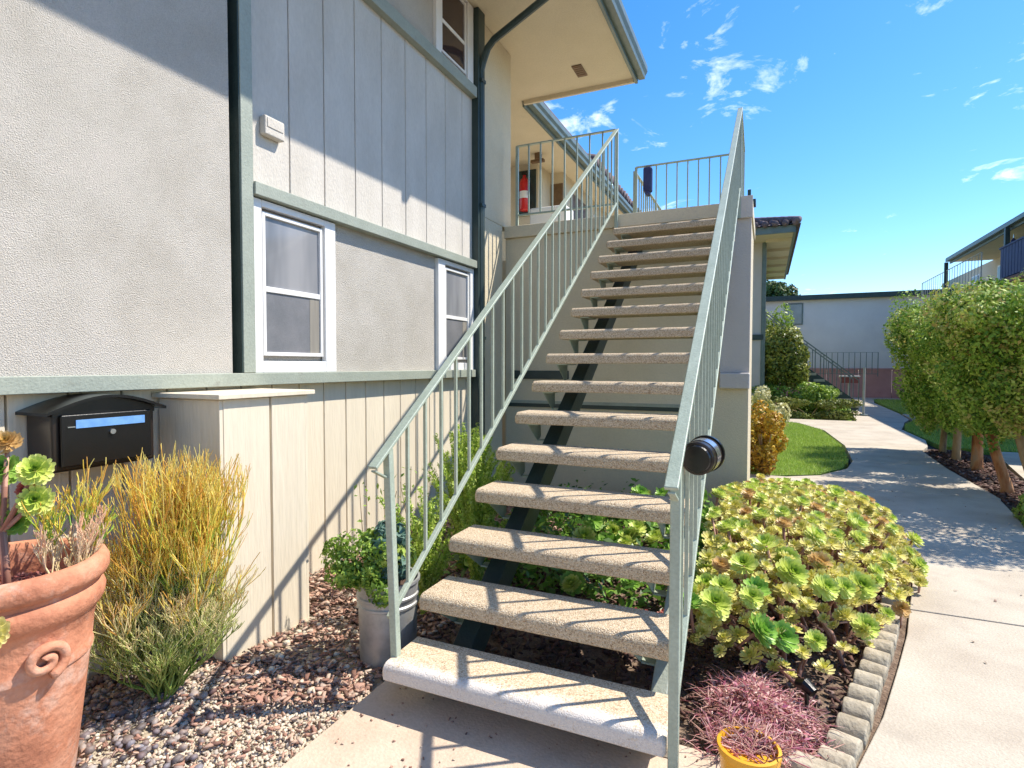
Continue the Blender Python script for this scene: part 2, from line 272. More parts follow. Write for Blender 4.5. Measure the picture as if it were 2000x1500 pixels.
poly_cut([(.22, 7.6), (.62, 7.86), (.99, 8.53), (1.14, 9.25), (1.235, 11), (1.13, 13.4), (.72, 14.9), (.3, 15.25)], RE2, [7.607, 9.3, 11.2, 13.1, 15.2], -.085, 0, path, M['concrete'], 'path_slab')
poly_cut([(-3, 15.2), (-3, 15.95)], [(2.85, 15.2), (3.0, 15.95)], [15.2, 15.96], -.085, 0, path, M['concrete'], 'path_slab')
poly_cut([(2.03, 15.95), (2.2, 18), (2.6, 21), (3.1, 26.9)], [(3.0, 15.95), (3.3, 17), (3.45, 19), (3.6, 24), (4.0, 26.9)], [15.96, 18, 20, 22.5, 24.8, 26.9], -.085, 0, path, M['concrete'], 'path_slab')
poly_cut([(3.4, 17.2), (3.5, 18.9)], [(9, 17.2), (9, 18.9)], [17.2, 18.9], -.085, -.003, path, M['concrete'], 'path_slab')
sp2 = tag(MB().prism([(2.95, 2), (4.6, 2), (4.4, 11.3), (3.3, 11.25), (2.78, 8.3), (2.75, 7)], -.085, -.006).build('side_path', M['concrete']), kind='structure')
tag(MB().prism([(-.2, 26.9), (9, 26.9), (9, 28.0), (-.2, 28.0)], -.085, -.002).build('far_paving', M['concrete']), kind='structure')
tag(MB().prism([(2.1, 3), (2.94, 3), (2.74, 7), (2.77, 8.3), (3.1, 10.6), (2.9, 11.3), (2.44, 11.2), (2.30, 10.8), (2.20, 9.1), (2.20, 7.3), (2.07, 6.4), (1.995, 6.0)], -.085, -.018).build('tree_bed', M['soil']), kind='structure')
pad = thing('concrete_pad', None, None); pad['kind'] = 'structure'
MB().prism([(-1.465, -2.5), (.292, -2.5), (.292, .9), (-1.465, .9)], -.085, .002).build('pad_slab', M['pad'], pad, bevel=.006)
MB().prism([(-1.465, .912), (.292, .912), (.292, 2.04), (-1.465, 2.04)], -.085, .002).build('pad_slab', M['pad'], pad, bevel=.006)
LW1 = [(.16, 7.66), (.59, 7.92), (.94, 8.56), (1.09, 9.27), (1.185, 11), (1.08, 13.4), (.68, 14.8), (.2, 15.1), (-2.8, 15.1), (-2.8, 7.66)]
LW2 = [(2.72, 11.65), (3.1, 11.4), (4.4, 11.45), (9, 11.5), (9, 17.1), (3.5, 17.1), (2.95, 15.6), (2.70, 14.3)]
LW3 = [(3.56, 19.0), (9, 19.0), (9, 26.8), (3.9, 26.8), (3.75, 24)]
LW4 = [(-3, 16.1), (1.95, 16.1), (2.5, 21), (3.0, 26.8), (-3, 26.8)]
def inpoly(P, x, y):
    c = np.zeros(len(x), bool); n = len(P); j = n - 1
    for i in range(n):
        xi, yi = P[i]; xj, yj = P[j]
        c ^= ((yi > y) != (yj > y)) & (x < (xj - xi) * (y - yi) / (yj - yi + 1e-12) + xi); j = i
    return c
def scatter(P, n, excl=None):
    xs = [p[0] for p in P]; ys = [p[1] for p in P]; X = []; Y = []; got = 0
    while got < n:
        x = NP.uniform(min(xs), max(xs), n * 2); y = NP.uniform(min(ys), max(ys), n * 2); k = inpoly(P, x, y)
        if excl is not None: k &= ~excl(x, y)
        X.append(x[k]); Y.append(y[k]); got += k.sum()
    return np.concatenate(X)[:n], np.concatenate(Y)[:n]
def blades(P, n, h, w, mt, name, z=-.01):
    x, y = scatter(P, n); a = NP.uniform(0, 2 * np.pi, n); hh = h * NP.uniform(.5, 1.2, n); lx = NP.normal(0, .35, n) * hh; ly = NP.normal(0, .35, n) * hh
    V = np.stack([np.stack([x - np.cos(a) * w, y - np.sin(a) * w, np.full(n, z)], 1), np.stack([x + np.cos(a) * w, y + np.sin(a) * w, np.full(n, z)], 1),
                  np.stack([x + lx, y + ly, z + hh], 1)], 1).reshape(-1, 3)
    return npmesh(name, V, np.arange(3 * n).reshape(n, 3), mt, rnd=NP.rand(n))
for i, (P, z) in enumerate(((LW1, -.004), (LW2, -.006), (LW3, -.008), (LW4, -.010))):
    tag(MB().prism(P, -.085, z).build('lawn', M['lawn']), kind='structure')
    n = (42000, 22000, 9000, 7000)[i]
    Pc = P if i else [p for p in LW1[:8]] + [(-.6, 15.1), (-.6, 7.66)]
    if i == 1: Pc = [(2.72, 11.65), (3.1, 11.4), (5.4, 11.45), (5.6, 17.1), (3.5, 17.1), (2.95, 15.6), (2.70, 14.3)]
    o = blades(Pc, n, (.045, .05, .06, .06)[i], (.004, .005, .008, .008)[i], M['blade'], 'grass', z - .002)
    tag(o, ('short bright green grass of the round lawn beside the curving path', 'green grass behind the row of trimmed trees', 'green grass patch beyond the branching path', 'grass behind the low clipped hedge')[i], 'grass', kind='stuff')

# loose ground cover: icosahedra for stones, tapered slabs for bark
t_ = (1 + 5 ** .5) / 2
ICO = np.array([(-1, t_, 0), (1, t_, 0), (-1, -t_, 0), (1, -t_, 0), (0, -1, t_), (0, 1, t_), (0, -1, -t_), (0, 1, -t_), (t_, 0, -1), (t_, 0, 1), (-t_, 0, -1), (-t_, 0, 1)], float); ICO /= np.linalg.norm(ICO[0])
ICF = np.array([(0, 11, 5), (0, 5, 1), (0, 1, 7), (0, 7, 10), (0, 10, 11), (1, 5, 9), (5, 11, 4), (11, 10, 2), (10, 7, 6), (7, 1, 8), (3, 9, 4), (3, 4, 2), (3, 2, 6), (3, 6, 8), (3, 8, 9), (4, 9, 5), (2, 4, 11), (6, 2, 10), (8, 6, 7), (9, 8, 1)])
BXV = np.array([(-1, -.7, -1), (1, -1, -1), (.8, 1, -1), (-1, .8, -1), (-.8, -.6, 1), (.9, -.8, 1), (.7, .8, 1), (-.9, .6, 1)], float)
BXF = np.array([(3, 2, 1, 0), (4, 5, 6, 7), (0, 1, 5, 4), (1, 2, 6, 5), (2, 3, 7, 6), (3, 0, 4, 7)])
def rots(n, tilt):
    a = NP.uniform(0, 2 * np.pi, n); b = NP.normal(0, tilt, n); c = NP.normal(0, tilt, n)
    ca, sa, cb_, sb, cc, sc_ = np.cos(a), np.sin(a), np.cos(b), np.sin(b), np.cos(c), np.sin(c)
    z = np.zeros(n); o = np.ones(n)
    Rz = np.stack([ca, -sa, z, sa, ca, z, z, z, o], 1).reshape(n, 3, 3); Rx = np.stack([o, z, z, z, cb_, -sb, z, sb, cb_], 1).reshape(n, 3, 3); Ry = np.stack([cc, z, sc_, z, o, z, -sc_, z, cc], 1).reshape(n, 3, 3)
    return Rz @ Rx @ Ry
def debris(name, P, n, base, faces, size, flat, mt, z, label, cat, tilt=.3, excl=None, jit=.25, smooth=True, pile=0):
    x, y = scatter(P, n, excl); s = NP.uniform(size[0], size[1], n); k = len(base)
    B = base[None] * (1 + NP.uniform(-jit, jit, (n, k, 3))); sc3 = np.stack([s, s * NP.uniform(flat[0], flat[1], n), s * (flat[2] if len(flat) > 2 else .65) * NP.uniform(.7, 1.2, n)], 1)
    B = B * sc3[:, None, :]; B = np.einsum('nij,nkj->nki', rots(n, tilt), B)
    B += np.stack([x, y, z + NP.uniform(0, 1, n) * pile], 1)[:, None, :]
    Fa = (faces[None] + (np.arange(n) * k)[:, None, None]).reshape(-1, faces.shape[1])
    return tag(npmesh(name, B.reshape(-1, 3), Fa, mt, rnd=np.repeat(NP.rand(n), len(faces)), smooth=smooth), label, cat, kind='stuff')
GB = [(-2.66, .6), (-1.485, .6), (-1.485, 1.85), (-1.55, 2.0), (-2.0, 1.95), (-2.24, 1.78), (-2.66, 1.78)]
debris('gravel', GB, 9500, ICO, ICF, (.005, .0115), (.6, 1), M['pebble'], -.022, 'pale mixed pea gravel beside the concrete pad', 'gravel', excl=lambda x, y: (x < -1.95) & (y < 1.35) & (NP.rand(len(x)) < .7), smooth=True)
debris('dark_pebbles', [(-2.64, 1.0), (-1.80, .9), (-1.66, 1.2), (-2.0, 1.55), (-2.3, 1.72), (-2.64, 1.75)], 420, ICO, ICF, (.010, .024), (.6, 1), M['slate'], -.008, 'dark and grey river pebbles around the base of the pencil shrub', 'pebbles')
debris('river_stones', [(-2.2, 1.75), (-1.55, 1.75), (-1.5, 2.35), (-2.2, 2.6)], 90, ICO, ICF, (.012, .026), (.6, 1), M['pebble'], -.004, 'scattered tan stones in the red bark beside the bucket', 'pebbles')
MU = [(-2.22, 1.72), (-1.9, 1.52), (-1.50, 1.80), (-1.5, 2.4), (-1.5, 5.6), (-2.66, 5.6), (-2.66, 2.33), (-2.2, 2.33)]
debris('bark_mulch', MU, 11000, BXV, BXF, (.006, .022), (.25, .7, .18), M['mulch'], -.012, 'reddish brown bark mulch along the siding wall', 'mulch', smooth=False, pile=.02)
debris('bark_scraps', GB, 1500, BXV, BXF, (.006, .018), (.2, .5, .22), M['mulch'], -.012, 'loose bark scraps strewn over the gravel', 'mulch', smooth=False, pile=.01)
MD = [(-1.5, 2.06), (.19, 2.07), (.35, 2.47), (.49, 3.02), (.58, 3.38), (.76, 4.28), (.85, 4.9), (.8, 5.9), (.5, 6.7), (-.12, 7.1), (-.12, 5.68), (-1.5, 5.68)]
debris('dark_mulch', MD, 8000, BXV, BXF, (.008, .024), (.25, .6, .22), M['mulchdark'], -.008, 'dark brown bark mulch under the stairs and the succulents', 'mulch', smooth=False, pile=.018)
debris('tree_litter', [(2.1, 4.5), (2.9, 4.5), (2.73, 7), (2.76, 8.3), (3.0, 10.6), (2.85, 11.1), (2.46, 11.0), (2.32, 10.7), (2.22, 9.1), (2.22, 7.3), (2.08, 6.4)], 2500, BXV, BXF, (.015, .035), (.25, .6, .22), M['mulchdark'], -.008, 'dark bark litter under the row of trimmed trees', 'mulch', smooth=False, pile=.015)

debris('fallen_leaves', [(.7, 3.0), (2.0, 3.0), (2.1, 10.5), (1.3, 10.5), (1.1, 8.5), (.75, 6.9), (1.0, 4.9)], 70, BXV, BXF, (.006, .012), (.4, .8, .06), M['mulch'], .006, 'small dry leaves scattered over the shaded part of the path', 'leaves', tilt=.25)
debris('path_grit', [(-1.45, .9), (.28, .9), (.28, 2.03), (-1.45, 2.03)], 240, BXV, BXF, (.002, .006), (.4, .9, .4), M['mulch'], .005, 'bark crumbs and grit scattered on the concrete at the foot of the stairs', 'grit', tilt=.4)
# ------------------------------------------------------------------ near apartment building
bld = thing('apartment_building', 'cream stucco and board building with sage green trim behind the staircase', 'building', (-2.65, 2, 0))
bld.location = (0, 0, 0)
P_ = lambda nm, mt, bv=0, mb=None, **k: mb.build(nm, M[mt], bld, bevel=bv, **k)
P_('wall', 'stucco', 0, MB().box(-6, -2.622, -4, 2.165, 1.27, 4.8)); bld.children[-1]['label'] = 'rough stucco wall left of the green corner board'
P_('wall', 'stucco', 0, MB().box(-6, -2.668, 2.24, 5.55, 1.24, 4.81))
MB().box(-6, -2.72, 2.166, 2.219, 1.30, 4.79).build('recess_shade', M['brown'], bld); MB().box(-2.719, -2.604, 2.212, 2.2185, 1.303, 4.79).build('recess_shade', M['darkgreen'], bld)  # dark colours paint in the shade of the recess and the post side
P_('wall', 'beige', 0, MB().box(-6, -2.70, -4, 5.69, -.08, 1.235))
pil = MB().box(-6, -2.645, 5.06, 5.86, 2.86, 4.8).box(-6, -2.645, 5.06, 5.64, -.05, 2.86); pil.build('wall_end', M['beige'], bld, bevel=.01)
P_('wall_panel', 'stucco', 0, MB().box(-2.668, -2.655, 2.985, 4.28, 1.30, 2.30))
P_('wall_panel', 'stucco', 0, MB().box(-2.668, -2.655, 2.25, 4.255, 4.03, 4.80))
ys = [2.30, 2.61, 2.907, 3.212, 3.515, 3.82, 4.122, 4.435, 4.74, 4.99]
for a, b in zip(ys, ys[1:]): MB().box(-2.668, -2.647, a + .004, b - .004, 2.35, 3.96).build('siding_board', M['board'], bld, bevel=.003, seg=1)
ys = [2.914 + .2155 * k for k in range(-21, 13)]
for a, b in zip(ys, ys[1:]):
    if b > 5.70: break
    MB().box(-2.70, -2.678, a + .0045, b - .0045, -.06, 1.236).build('siding_board', M['siding'], bld, bevel=.003, seg=1)
def band(z0, z1, y0, y1, x=-2.60): MB().box(-2.70, x, y0, y1, z0, z1).build('trim_band', M['sage'], bld, bevel=.004)
band(1.232, 1.302, -4, 4.93); band(2.292, 2.364, 2.30, 4.93, -2.585); band(3.93, 4.03, 2.30, 4.93, -2.585)
MB().box(-2.72, -2.598, 2.219, 2.299, 1.303, 4.79).build('corner_board', M['sage'], bld, bevel=.004)
def window(y0, y1, z0, z1, s0, s1, zb, zt, zm, glass='glass', curtain=True, cas=True):
    """casing outline y0..y1,z0..z1; sash s0..s1, zb..zt, meeting rail zm"""
    w = bpy.data.objects.new('window', None); COL.objects.link(w); w.parent = bld
    c = MB().box(-2.66, -2.622, y0, s0 - .012, z0, z1).box(-2.66, -2.622, s1 + .012, y1, z0, z1)
    c.box(-2.66, -2.622, s0 - .012, s1 + .012, z0, zb - .03).box(-2.66, -2.622, s0 - .012, s1 + .012, zt + .02, z1)
    c.build('casing', M['white'], w, bevel=.004)
    s = .022; f = MB().box(-2.655, -2.632, s0, s0 + s, zb, zt).box(-2.655, -2.632, s1 - s, s1, zb, zt).box(-2.655, -2.632, s0 + s, s1 - s, zb, zb + s).box(-2.655, -2.632, s0 + s, s1 - s, zt - s, zt)
    f.build('sash', M['white'], w, bevel=.003)
    MB().box(-2.652, -2.636, s0 + s, s1 - s, zm - .016, zm + .016).build('meeting_rail', M['white'], w, bevel=.003)
    MB().box(-2.662, -2.648, s0 + s, s1 - s, zm + .016, zt - s).build('pane', M[glass], w)
    MB().box(-2.662, -2.644, s0 + s, s1 - s, zb + s, zm - .016).build('pane', M['screen' if glass == 'glass' else glass], w)
    if curtain: MB().box(-2.6435, -2.6425, s1 - s - .085, s1 - s - .004, zb + s, zm - .016).build('pane_edge', M['curtain'], w)
window(2.302, 2.975, 1.302, 2.285, 2.385, 2.865, 1.40, 2.225, 1.785)
window(4.27, 4.93, 1.302, 2.285, 4.40, 4.845, 1.40, 2.225, 1.785)
window(4.25, 4.925, 4.035, 4.79, 4.345, 4.80, 4.10, 4.76, 4.38, 'darkglass', False)
# white vent box on the boards
vb = MB().box(-2.647, -2.60, 2.385, 2.53, 2.655, 2.765); vb.build('vent_hood', M['board'], bld, bevel=.01)
MB().box(-2.60, -2.596, 2.40, 2.515, 2.70, 2.752).build('vent_cover', M['board'], bld, bevel=.002)
# soffits, fascias, gutters, roof
MB().box(-2.72, -1.49, -4, 6.90, 4.80, 4.83).build('soffit', M['beige'], bld)
MB().box(-5.5, -2.72, 5.86, 6.90, 4.80, 4.83).build('soffit', M['beige'], bld)
MB().box(-5.5, -2.97, 6.90, 15.5, 4.80, 4.83).build('soffit', M['beige'], bld)
MB().box(-1.49, -1.455, -4, 6.94, 4.74, 4.97).build('fascia', M['gutter'], bld, bevel=.004)
MB().box(-2.94, -1.49, 6.90, 6.94, 4.75, 4.97).build('fascia', M['beige'], bld, bevel=.004)
MB().box(-2.97, -2.935, 6.94, 15.5, 4.74, 4.97).build('fascia', M['gutter'], bld, bevel=.004)
def gutter(x, y0, y1):
    prof = [(x, 4.79), (x + .075, 4.79), (x + .082, 4.83), (x + .105, 4.87), (x + .105, 4.935), (x + .098, 4.935), (x + .095, 4.88), (x + .07, 4.84), (x + .068, 4.80), (x, 4.80)]
    n = len(prof); m = MB(); m.add([(a, y0, z) for a, z in prof] + [(a, y1, z) for a, z in prof], [tuple(range(n)), tuple(range(n, 2 * n))[::-1]] + [(i, n + i, n + (i + 1) % n, (i + 1) % n) for i in range(n)])
    m.build('gutter', M['gutter'], bld)
gutter(-1.454, -4, 6.97); gutter(-2.934, 6.97, 15.5)
rf = MB(); rf.add([(-1.40, -4, 4.975), (-1.40, 6.98, 4.975), (-5.6, 6.98, 6.2), (-5.6, -4, 6.2), (-1.40, -4, 5.03), (-1.40, 6.98, 5.03), (-5.6, 6.98, 6.26), (-5.6, -4, 6.26)], [(3, 2, 1, 0), (4, 5, 6, 7), (0, 1, 5, 4), (1, 2, 6, 5), (2, 3, 7, 6), (3, 0, 4, 7)])
rf.build('roof', M['rooftile'], bld)
rf = MB(); rf.add([(-2.89, 6.99, 4.975), (-2.89, 15.5, 4.975), (-5.6, 15.5, 5.75), (-5.6, 6.99, 5.75), (-2.89, 6.99, 5.03), (-2.89, 15.5, 5.03), (-5.6, 15.5, 5.81), (-5.6, 6.99, 5.81)], [(3, 2, 1, 0), (4, 5, 6, 7), (0, 1, 5, 4), (1, 2, 6, 5), (2, 3, 7, 6), (3, 0, 4, 7)])
rf.build('roof', M['rooftile'], bld)
tile = None
for i in range(26):
    y = 10.0 + i * .21
    if tile is None:
        tile = MB().tube([(0, 0, 0), (-.35, 0, .10)], [.085, .075], 10).build('roof_tile', M['rooftile'], bld, loc=(-2.86, y, 5.05), smooth=True)
    else:
        c = tile.copy(); COL.objects.link(c); c.location = (-2.86 + R.uniform(-.01, .01), y, 5.05); c.parent = bld
MB().box(-2.10, -1.985, 6.34, 6.60, 4.785, 4.799).build('soffit_vent', M['brown'], bld)
for k in range(5): MB().box(-2.10 + .012, -1.997, 6.365 + k * .045, 6.385 + k * .045, 4.780, 4.7845).build('vent_louvre', M['brown'], bld)
# downspout
ds = MB().tube([(-1.405, 4.65, 4.80), (-1.405, 4.65, 4.72), (-1.43, 4.66, 4.68), (-2.42, 4.96, 4.46), (-2.50, 4.985, 4.41), (-2.56, 5.0, 4.30), (-2.585, 5.0, 4.22), (-2.585, 5.0, .35), (-2.56, 5.0, .25)], [.030, .030, .032, .034, .034, .036, .038, .038, .038], 8)
ds.build('downspout', M['darkgreen'], bld, smooth=False)
MB().box(-2.655, -2.575, 4.935, 5.075, -.05, 4.795).build('corner_board', M['darkgreen'], bld, bevel=.004)
for z in (4.1, 2.9, 1.6): MB().box(-2.60, -2.545, 4.96, 5.04, z, z + .03).build('pipe_strap', M['darkgreen'], bld)
# upper storey behind the landing
MB().box(-6, -3.60, 9.10, 9.70, 2.86, 4.80).build('wall', M['beige'], bld); MB().box(-6, -3.35, 9.70, 15.5, 2.86, 4.80).build('wall', M['beige'], bld)
MB().box(-6, -2.95, 6.88, 15.5, -.08, 2.74).build('wall', M['beige'], bld)
dr = MB().box(-3.35, -3.33, 10.1, 11.0, 2.87, 4.55).build('door', M['brown'], bld, bevel=.004)
MB().box(-3.33, -3.30, 10.12, 10.16, 3.80, 3.90).build('handle', M['steel'], dr)
MB().box(-3.58, -3.36, 9.68, 9.699, 2.87, 4.60).build('door_panel', M['brown'], bld)
for y in (11.6, 13.3):
    w = MB().box(-3.35, -3.325, y, y + 1.0, 3.6, 4.5).build('window', M['white'], bld, bevel=.004); MB().box(-3.325, -3.318, y + .05, y + .95, 3.65, 4.45).build('pane', M['darkglass'], w)
# white low box on the landing
tag(MB().box(-2.52, -2.08, 6.1, 6.4, 2.863, 3.16).build('storage_box', M['white'], bevel=.02), 'low white box standing on the upper landing behind the railing', 'box')

# mailbox
mb = thing('mailbox', 'black wall mailbox with arched lid and blue strip under the green band', 'mailbox', (0, 0, 0))
MB().box(-2.677, -2.50, 1.25, 1.652, .925, 1.155).build('body', M['brownblack'], mb, bevel=.012)
n = 14; arc = [(1.218 + (1.685 - 1.218) * i / n, 1.150 + .062 * math.sin(math.pi * i / n)) for i in range(n + 1)]
m = MB(); vs = [(-2.677, y, z) for y, z in arc] + [(-2.465, y, z) for y, z in arc] + [(-2.677, y, z + .012) for y, z in arc] + [(-2.465, y, z + .012) for y, z in arc]; k = n + 1
m.add(vs, [(i, i + 1, k + i + 1, k + i) for i in range(n)] + [(2 * k + i, 3 * k + i, 3 * k + i + 1, 2 * k + i + 1) for i in range(n)] + [(k + i, k + i + 1, 3 * k + i + 1, 3 * k + i) for i in range(n)] + [(i, 2 * k + i, 2 * k + i + 1, i + 1) for i in range(n)] + [(0, k, 3 * k, 2 * k), (n, 2 * k + n, 3 * k + n, k + n)])
m.build('lid', M['black'], mb)
m = MB(); vs = [(-2.497, y, z - .001) for y, z in arc[1:-1]] + [(-2.497, 1.65, 1.14), (-2.497, 1.253, 1.14)]; vs2 = [(-2.52, y, z) for _, y, z in vs]; q = len(vs)
m.add(vs + vs2, [tuple(range(q)), tuple(range(q, 2 * q))[::-1]]); m.build('lid_front', M['black'], mb)
MB().box(-2.4995, -2.482, 1.275, 1.627, .945, 1.150).build('front_door', M['black'], mb, bevel=.006)
MB().box(-2.4815, -2.478, 1.325, 1.595, 1.095, 1.128).build('blue_strip', M['label'], mb)
MB().box(-2.4815, -2.476, 1.295, 1.322, 1.100, 1.104).build('hinge_pin', M['steel'], mb)
MB().tube([(-2.482, 1.46, 1.070), (-2.472, 1.46, 1.070)], .011, 16).build('lock', M['steel'], mb, smooth=False)

# utility cabinet
cb_ = thing('utility_cabinet', 'cream wooden utility cabinet built against the siding with sloping lid', 'cabinet', (0, 0, 0))
MB().box(-2.675, -2.262, 1.80, 2.30, -.06, 1.18).build('carcass', M['siding'], cb_)
MB().box(-2.66, -2.246, 1.781, 1.80, -.06, 1.187).build('side_panel', M['siding'], cb_, bevel=.003)
MB().box(-2.675, -2.246, 2.30, 2.318, -.06, 1.187).build('side_panel', M['siding'], cb_, bevel=.003)
MB().box(-2.262, -2.244, 1.801, 2.062, -.06, 1.187).build('front_board', M['siding'], cb_, bevel=.003)
MB().box(-2.262, -2.244, 2.076, 2.299, -.06, 1.187).build('front_board', M['siding'], cb_, bevel=.003)
MB().box(-2.675, -2.215, 1.755, 2.345, 1.190, 1.214).build('lid', M['siding'], cb_, bevel=.004)

# ------------------------------------------------------------------ stairs
RISE, GO, Y1 = .178, .2578, 1.78
st = thing('staircase', 'open outdoor staircase of pebbled concrete treads climbing to the landing', 'staircase', (-.8, 1.78, 0)); st.location = (0, 0, 0)
def tread_mesh():
    m = MB(); prof = [(0, -.062), (.004, -.067), (.245, -.067), (.25, -.06), (.25, -.006), (.244, 0), (.03, 0)]
    for i in range(1, 7):
        t = math.pi / 2 * i / 6; prof.append((.03 - .03 * math.sin(t), -.028 + .028 * math.cos(t)))
    xs = [-.545, -.535] + [-.5 + i * .1 for i in range(11)] + [.535, .545]; n = len(prof); vs = []
    for x in xs:
        e = .008 if abs(x) > .54 else 0
        for (y, z) in prof:
            vs.append((x, y + e * (1 if y < .125 else -1) + (0), z - (e if z > -.03 else -e)))
    fs = [(i * n + j, i * n + (j + 1) % n, (i + 1) * n + (j + 1) % n, (i + 1) * n + j) for i in range(len(xs) - 1) for j in range(n)] + [tuple(range(n))[::-1], tuple((len(xs) - 1) * n + j for j in range(n))]
    m.add(vs, fs); return m
t0 = tread_mesh().build('tread', M['agg'], st, smooth=False, loc=(-.815, Y1 + GO, 2 * RISE))
t0.data.polygons.foreach_set('use_smooth', [True] * len(t0.data.polygons)); t0.data.set_sharp_from_angle(angle=math.radians(35))
for k in range(3, 16):
    c = t0.copy(); COL.objects.link(c); c.parent = st; c.location = (-.815 + R.uniform(-.004, .004), Y1 + (k - 1) * GO, k * RISE + R.uniform(-.002, .002))
t1 = t0.copy(); t1.data = t0.data.copy(); t1.data.materials[0] = M['agg1']; COL.objects.link(t1); t1.parent = st; t1.location = (-.815, Y1, RISE); t1['label'] = 'bottom tread with worn white paint on its nose'
sl = RISE / GO
def stringer(x0, x1, mt):
    ya, yb = 1.93, 5.69; za = 2 * RISE - .09 - (2.04 - ya) * sl; f = lambda y: .085 + (y - 2.03) * sl
    m = MB(); prof = [(1.985, .004), (2.15, .004), (yb, f(yb) - .15), (yb, f(yb) - .005), (1.985, f(1.985))]
    n = len(prof); m.add([(x0, y, z) for y, z in prof] + [(x1, y, z) for y, z in prof], [tuple(range(n)), tuple(range(n, 2 * n))[::-1]] + [(i, n + i, n + (i + 1) % n, (i + 1) % n) for i in range(n)])
    m.build('stringer', M[mt], st, bevel=.004)
stringer(-1.225, -1.135, 'darkgreen'); stringer(-.375, -.315, 'sage')  # left stringer coloured dark to paint in the shade under the treads
br = None
for k in range(1, 16):
    for x0 in (-1.29, -.44):
        yk = Y1 + (k - 1) * GO; zk = k * RISE - .0685
        if br is None:
            m = MB(); m.add([(0, .02, 0), (0, .235, 0), (0, .235, -.10), (0, .19, -.12), (.006, .02, 0), (.006, .235, 0), (.006, .235, -.10), (.006, .19, -.12)], [(0, 1, 2, 3), (7, 6, 5, 4), (0, 4, 5, 1), (1, 5, 6, 2), (2, 6, 7, 3), (3, 7, 4, 0)])
            m.box(.006, .07, .02, .235, -.006, 0); m.box(.006, .07, .185, .235, -.122, -.114)
            br = m.build('bracket', M['rail'], st); o = br
        else: o = br.copy(); COL.objects.link(o); o.parent = st
        o.location = (x0, yk, zk)
for x in (-1.27, -.345):   # feet under the bottom tread
    MB().bar((x, 1.90, .11), (x + .0, 1.95, .003), .045, .012).build('foot', M['siding'], st)
    MB().bar((x + .05, 2.00, .11), (x + .05, 1.95, .003), .045, .012).build('foot', M['siding'], st)

def hand(x, lowy, lowz, posty, label, spots):
    t = thing('stair_railing', label, 'railing', (0, 0, 0)); K = (3.70 - .945) / 3.875
    hz = lambda y: 3.700 + (y - 5.65) * ((3.70 - lowz) / (5.65 - lowy)); lz = lambda y: .336 + (y - 1.909) * .705
    MB().bar((x, lowy, lowz), (x, 5.65, 3.70), .042, .014).build('handrail', M['rail'], t, bevel=.004)
    MB().bar((x, lowy + .006, lowz - .012), (x, posty, hz(posty) - .13), .022, .008).build('return_bar', M['rail'], t, bevel=.002)
    MB().bar((x, posty, lz(posty)), (x, 5.66, lz(5.66)), .022, .022).build('lower_rail', M['rail'], t, bevel=.003)
    if spots: MB().bar((x + .048, posty - .02, .165), (x, posty, hz(posty) - .006), .032, .032, (0, 1, 0)).build('post', M['rail'], t, bevel=.004)
    else: MB().box(x - .016, x + .016, posty - .016, posty + .016, .003, hz(posty) - .006).build('post', M['rail'], t, bevel=.004)
    MB().box(x - .016, x + .016, 5.632, 5.664, 2.70, 3.70).build('post', M['rail'], t, bevel=.004)
    b = None; y = posty + .137
    while y < 5.60:
        h0, h1 = lz(y), hz(y) - .005
        m = MB().box(x - .0065, x + .0065, y - .0065, y + .0065, h0, h1); m.build('baluster', M['rail'], t)
        y += .1375
    return t
hand(-1.392, 1.775, .945, 1.875, 'sage green railing on the wall side of the staircase with its post by the bucket', 1)
hand(-.248, 1.69, .985, 1.795, 'sage green railing on the garden side of the staircase carrying a black lamp', 0)
# spotlight on the right rail
sp_ = thing('spotlight', 'black cylindrical spotlight fixed to the garden side stair railing', 'lamp', (0, 0, 0))
c0 = Vector((-.198, 1.90, 1.046)); ax = (c0 - Vector((-.181, 2.0, 1.050))).normalized(); c1 = c0 - ax * .095
MB().tube([c0 + ax * .004, c0, c1], [.050, .054, .056], 32).build('barrel', M['brownblack'], sp_, smooth=False)
MB().tube([c0 - ax * .03, c0 - ax * .072], [.0565, .0575], 32, cap=False).build('bezel', M['chrome'], sp_, smooth=True)
MB().tube([c1, c1 - ax * .012], [.062, .062], 32).build('back_ring', M['black'], sp_, smooth=False)
MB().tube([c0 + ax * .0045, c0 + ax * .012], [.046, .042], 32).build('lens', M['black'], sp_, smooth=False)
MB().bar(c1, (-.245, 2.06, 1.06), .025, .025).build('bracket', M['black'], sp_)

# ------------------------------------------------------------------ landing
ld = thing('stair_landing', 'beige concrete landing at the head of the stairs on a walled base', 'landing', (0, 0, 0))
MB().box(-2.64, -.13, 5.665, 6.87, 2.735, 2.862).build('slab', M['beige'], ld, bevel=.006)
MB().box(-2.64, -.145, 5.70, 6.80, -.06, 2.735).build('wall', M['beige'], ld, bevel=.006)
MB().box(-2.94, -1.46, 6.875, 15.5, 2.735, 2.860).build('walkway_slab', M['beige'], ld, bevel=.006)
MB().box(-1.42, -.30, 5.672, 5.70, 2.69, 2.732).build('ledger', M['beige'], ld)
MB().box(-2.60, -.52, 5.680, 5.70, .935, .965).build('wall_strip', M['sage'], ld)
MB().box(-2.60, -.52, 5.685, 5.70, .895, .934).build('wall_strip', M['darkgreen'], ld)
MB().box(-.40, -.135, 5.62, 5.70, 1.13, 1.28).build('wall_ledge', M['lav'], ld, bevel=.015)
MB().box(-.40, -.140, 5.675, 5.699, 1.28, 2.72).build('wall_panel', M['lav'], ld, bevel=.004)
MB().box(-.245, -.13, 5.64, 5.664, 2.70, 2.90).build('corner_block', M['lav'], ld, bevel=.004)
MB().box(-2.56, -1.9, 5.685, 5.70, 1.20, 1.29).build('wall_strip', M['darkgreen'], ld)
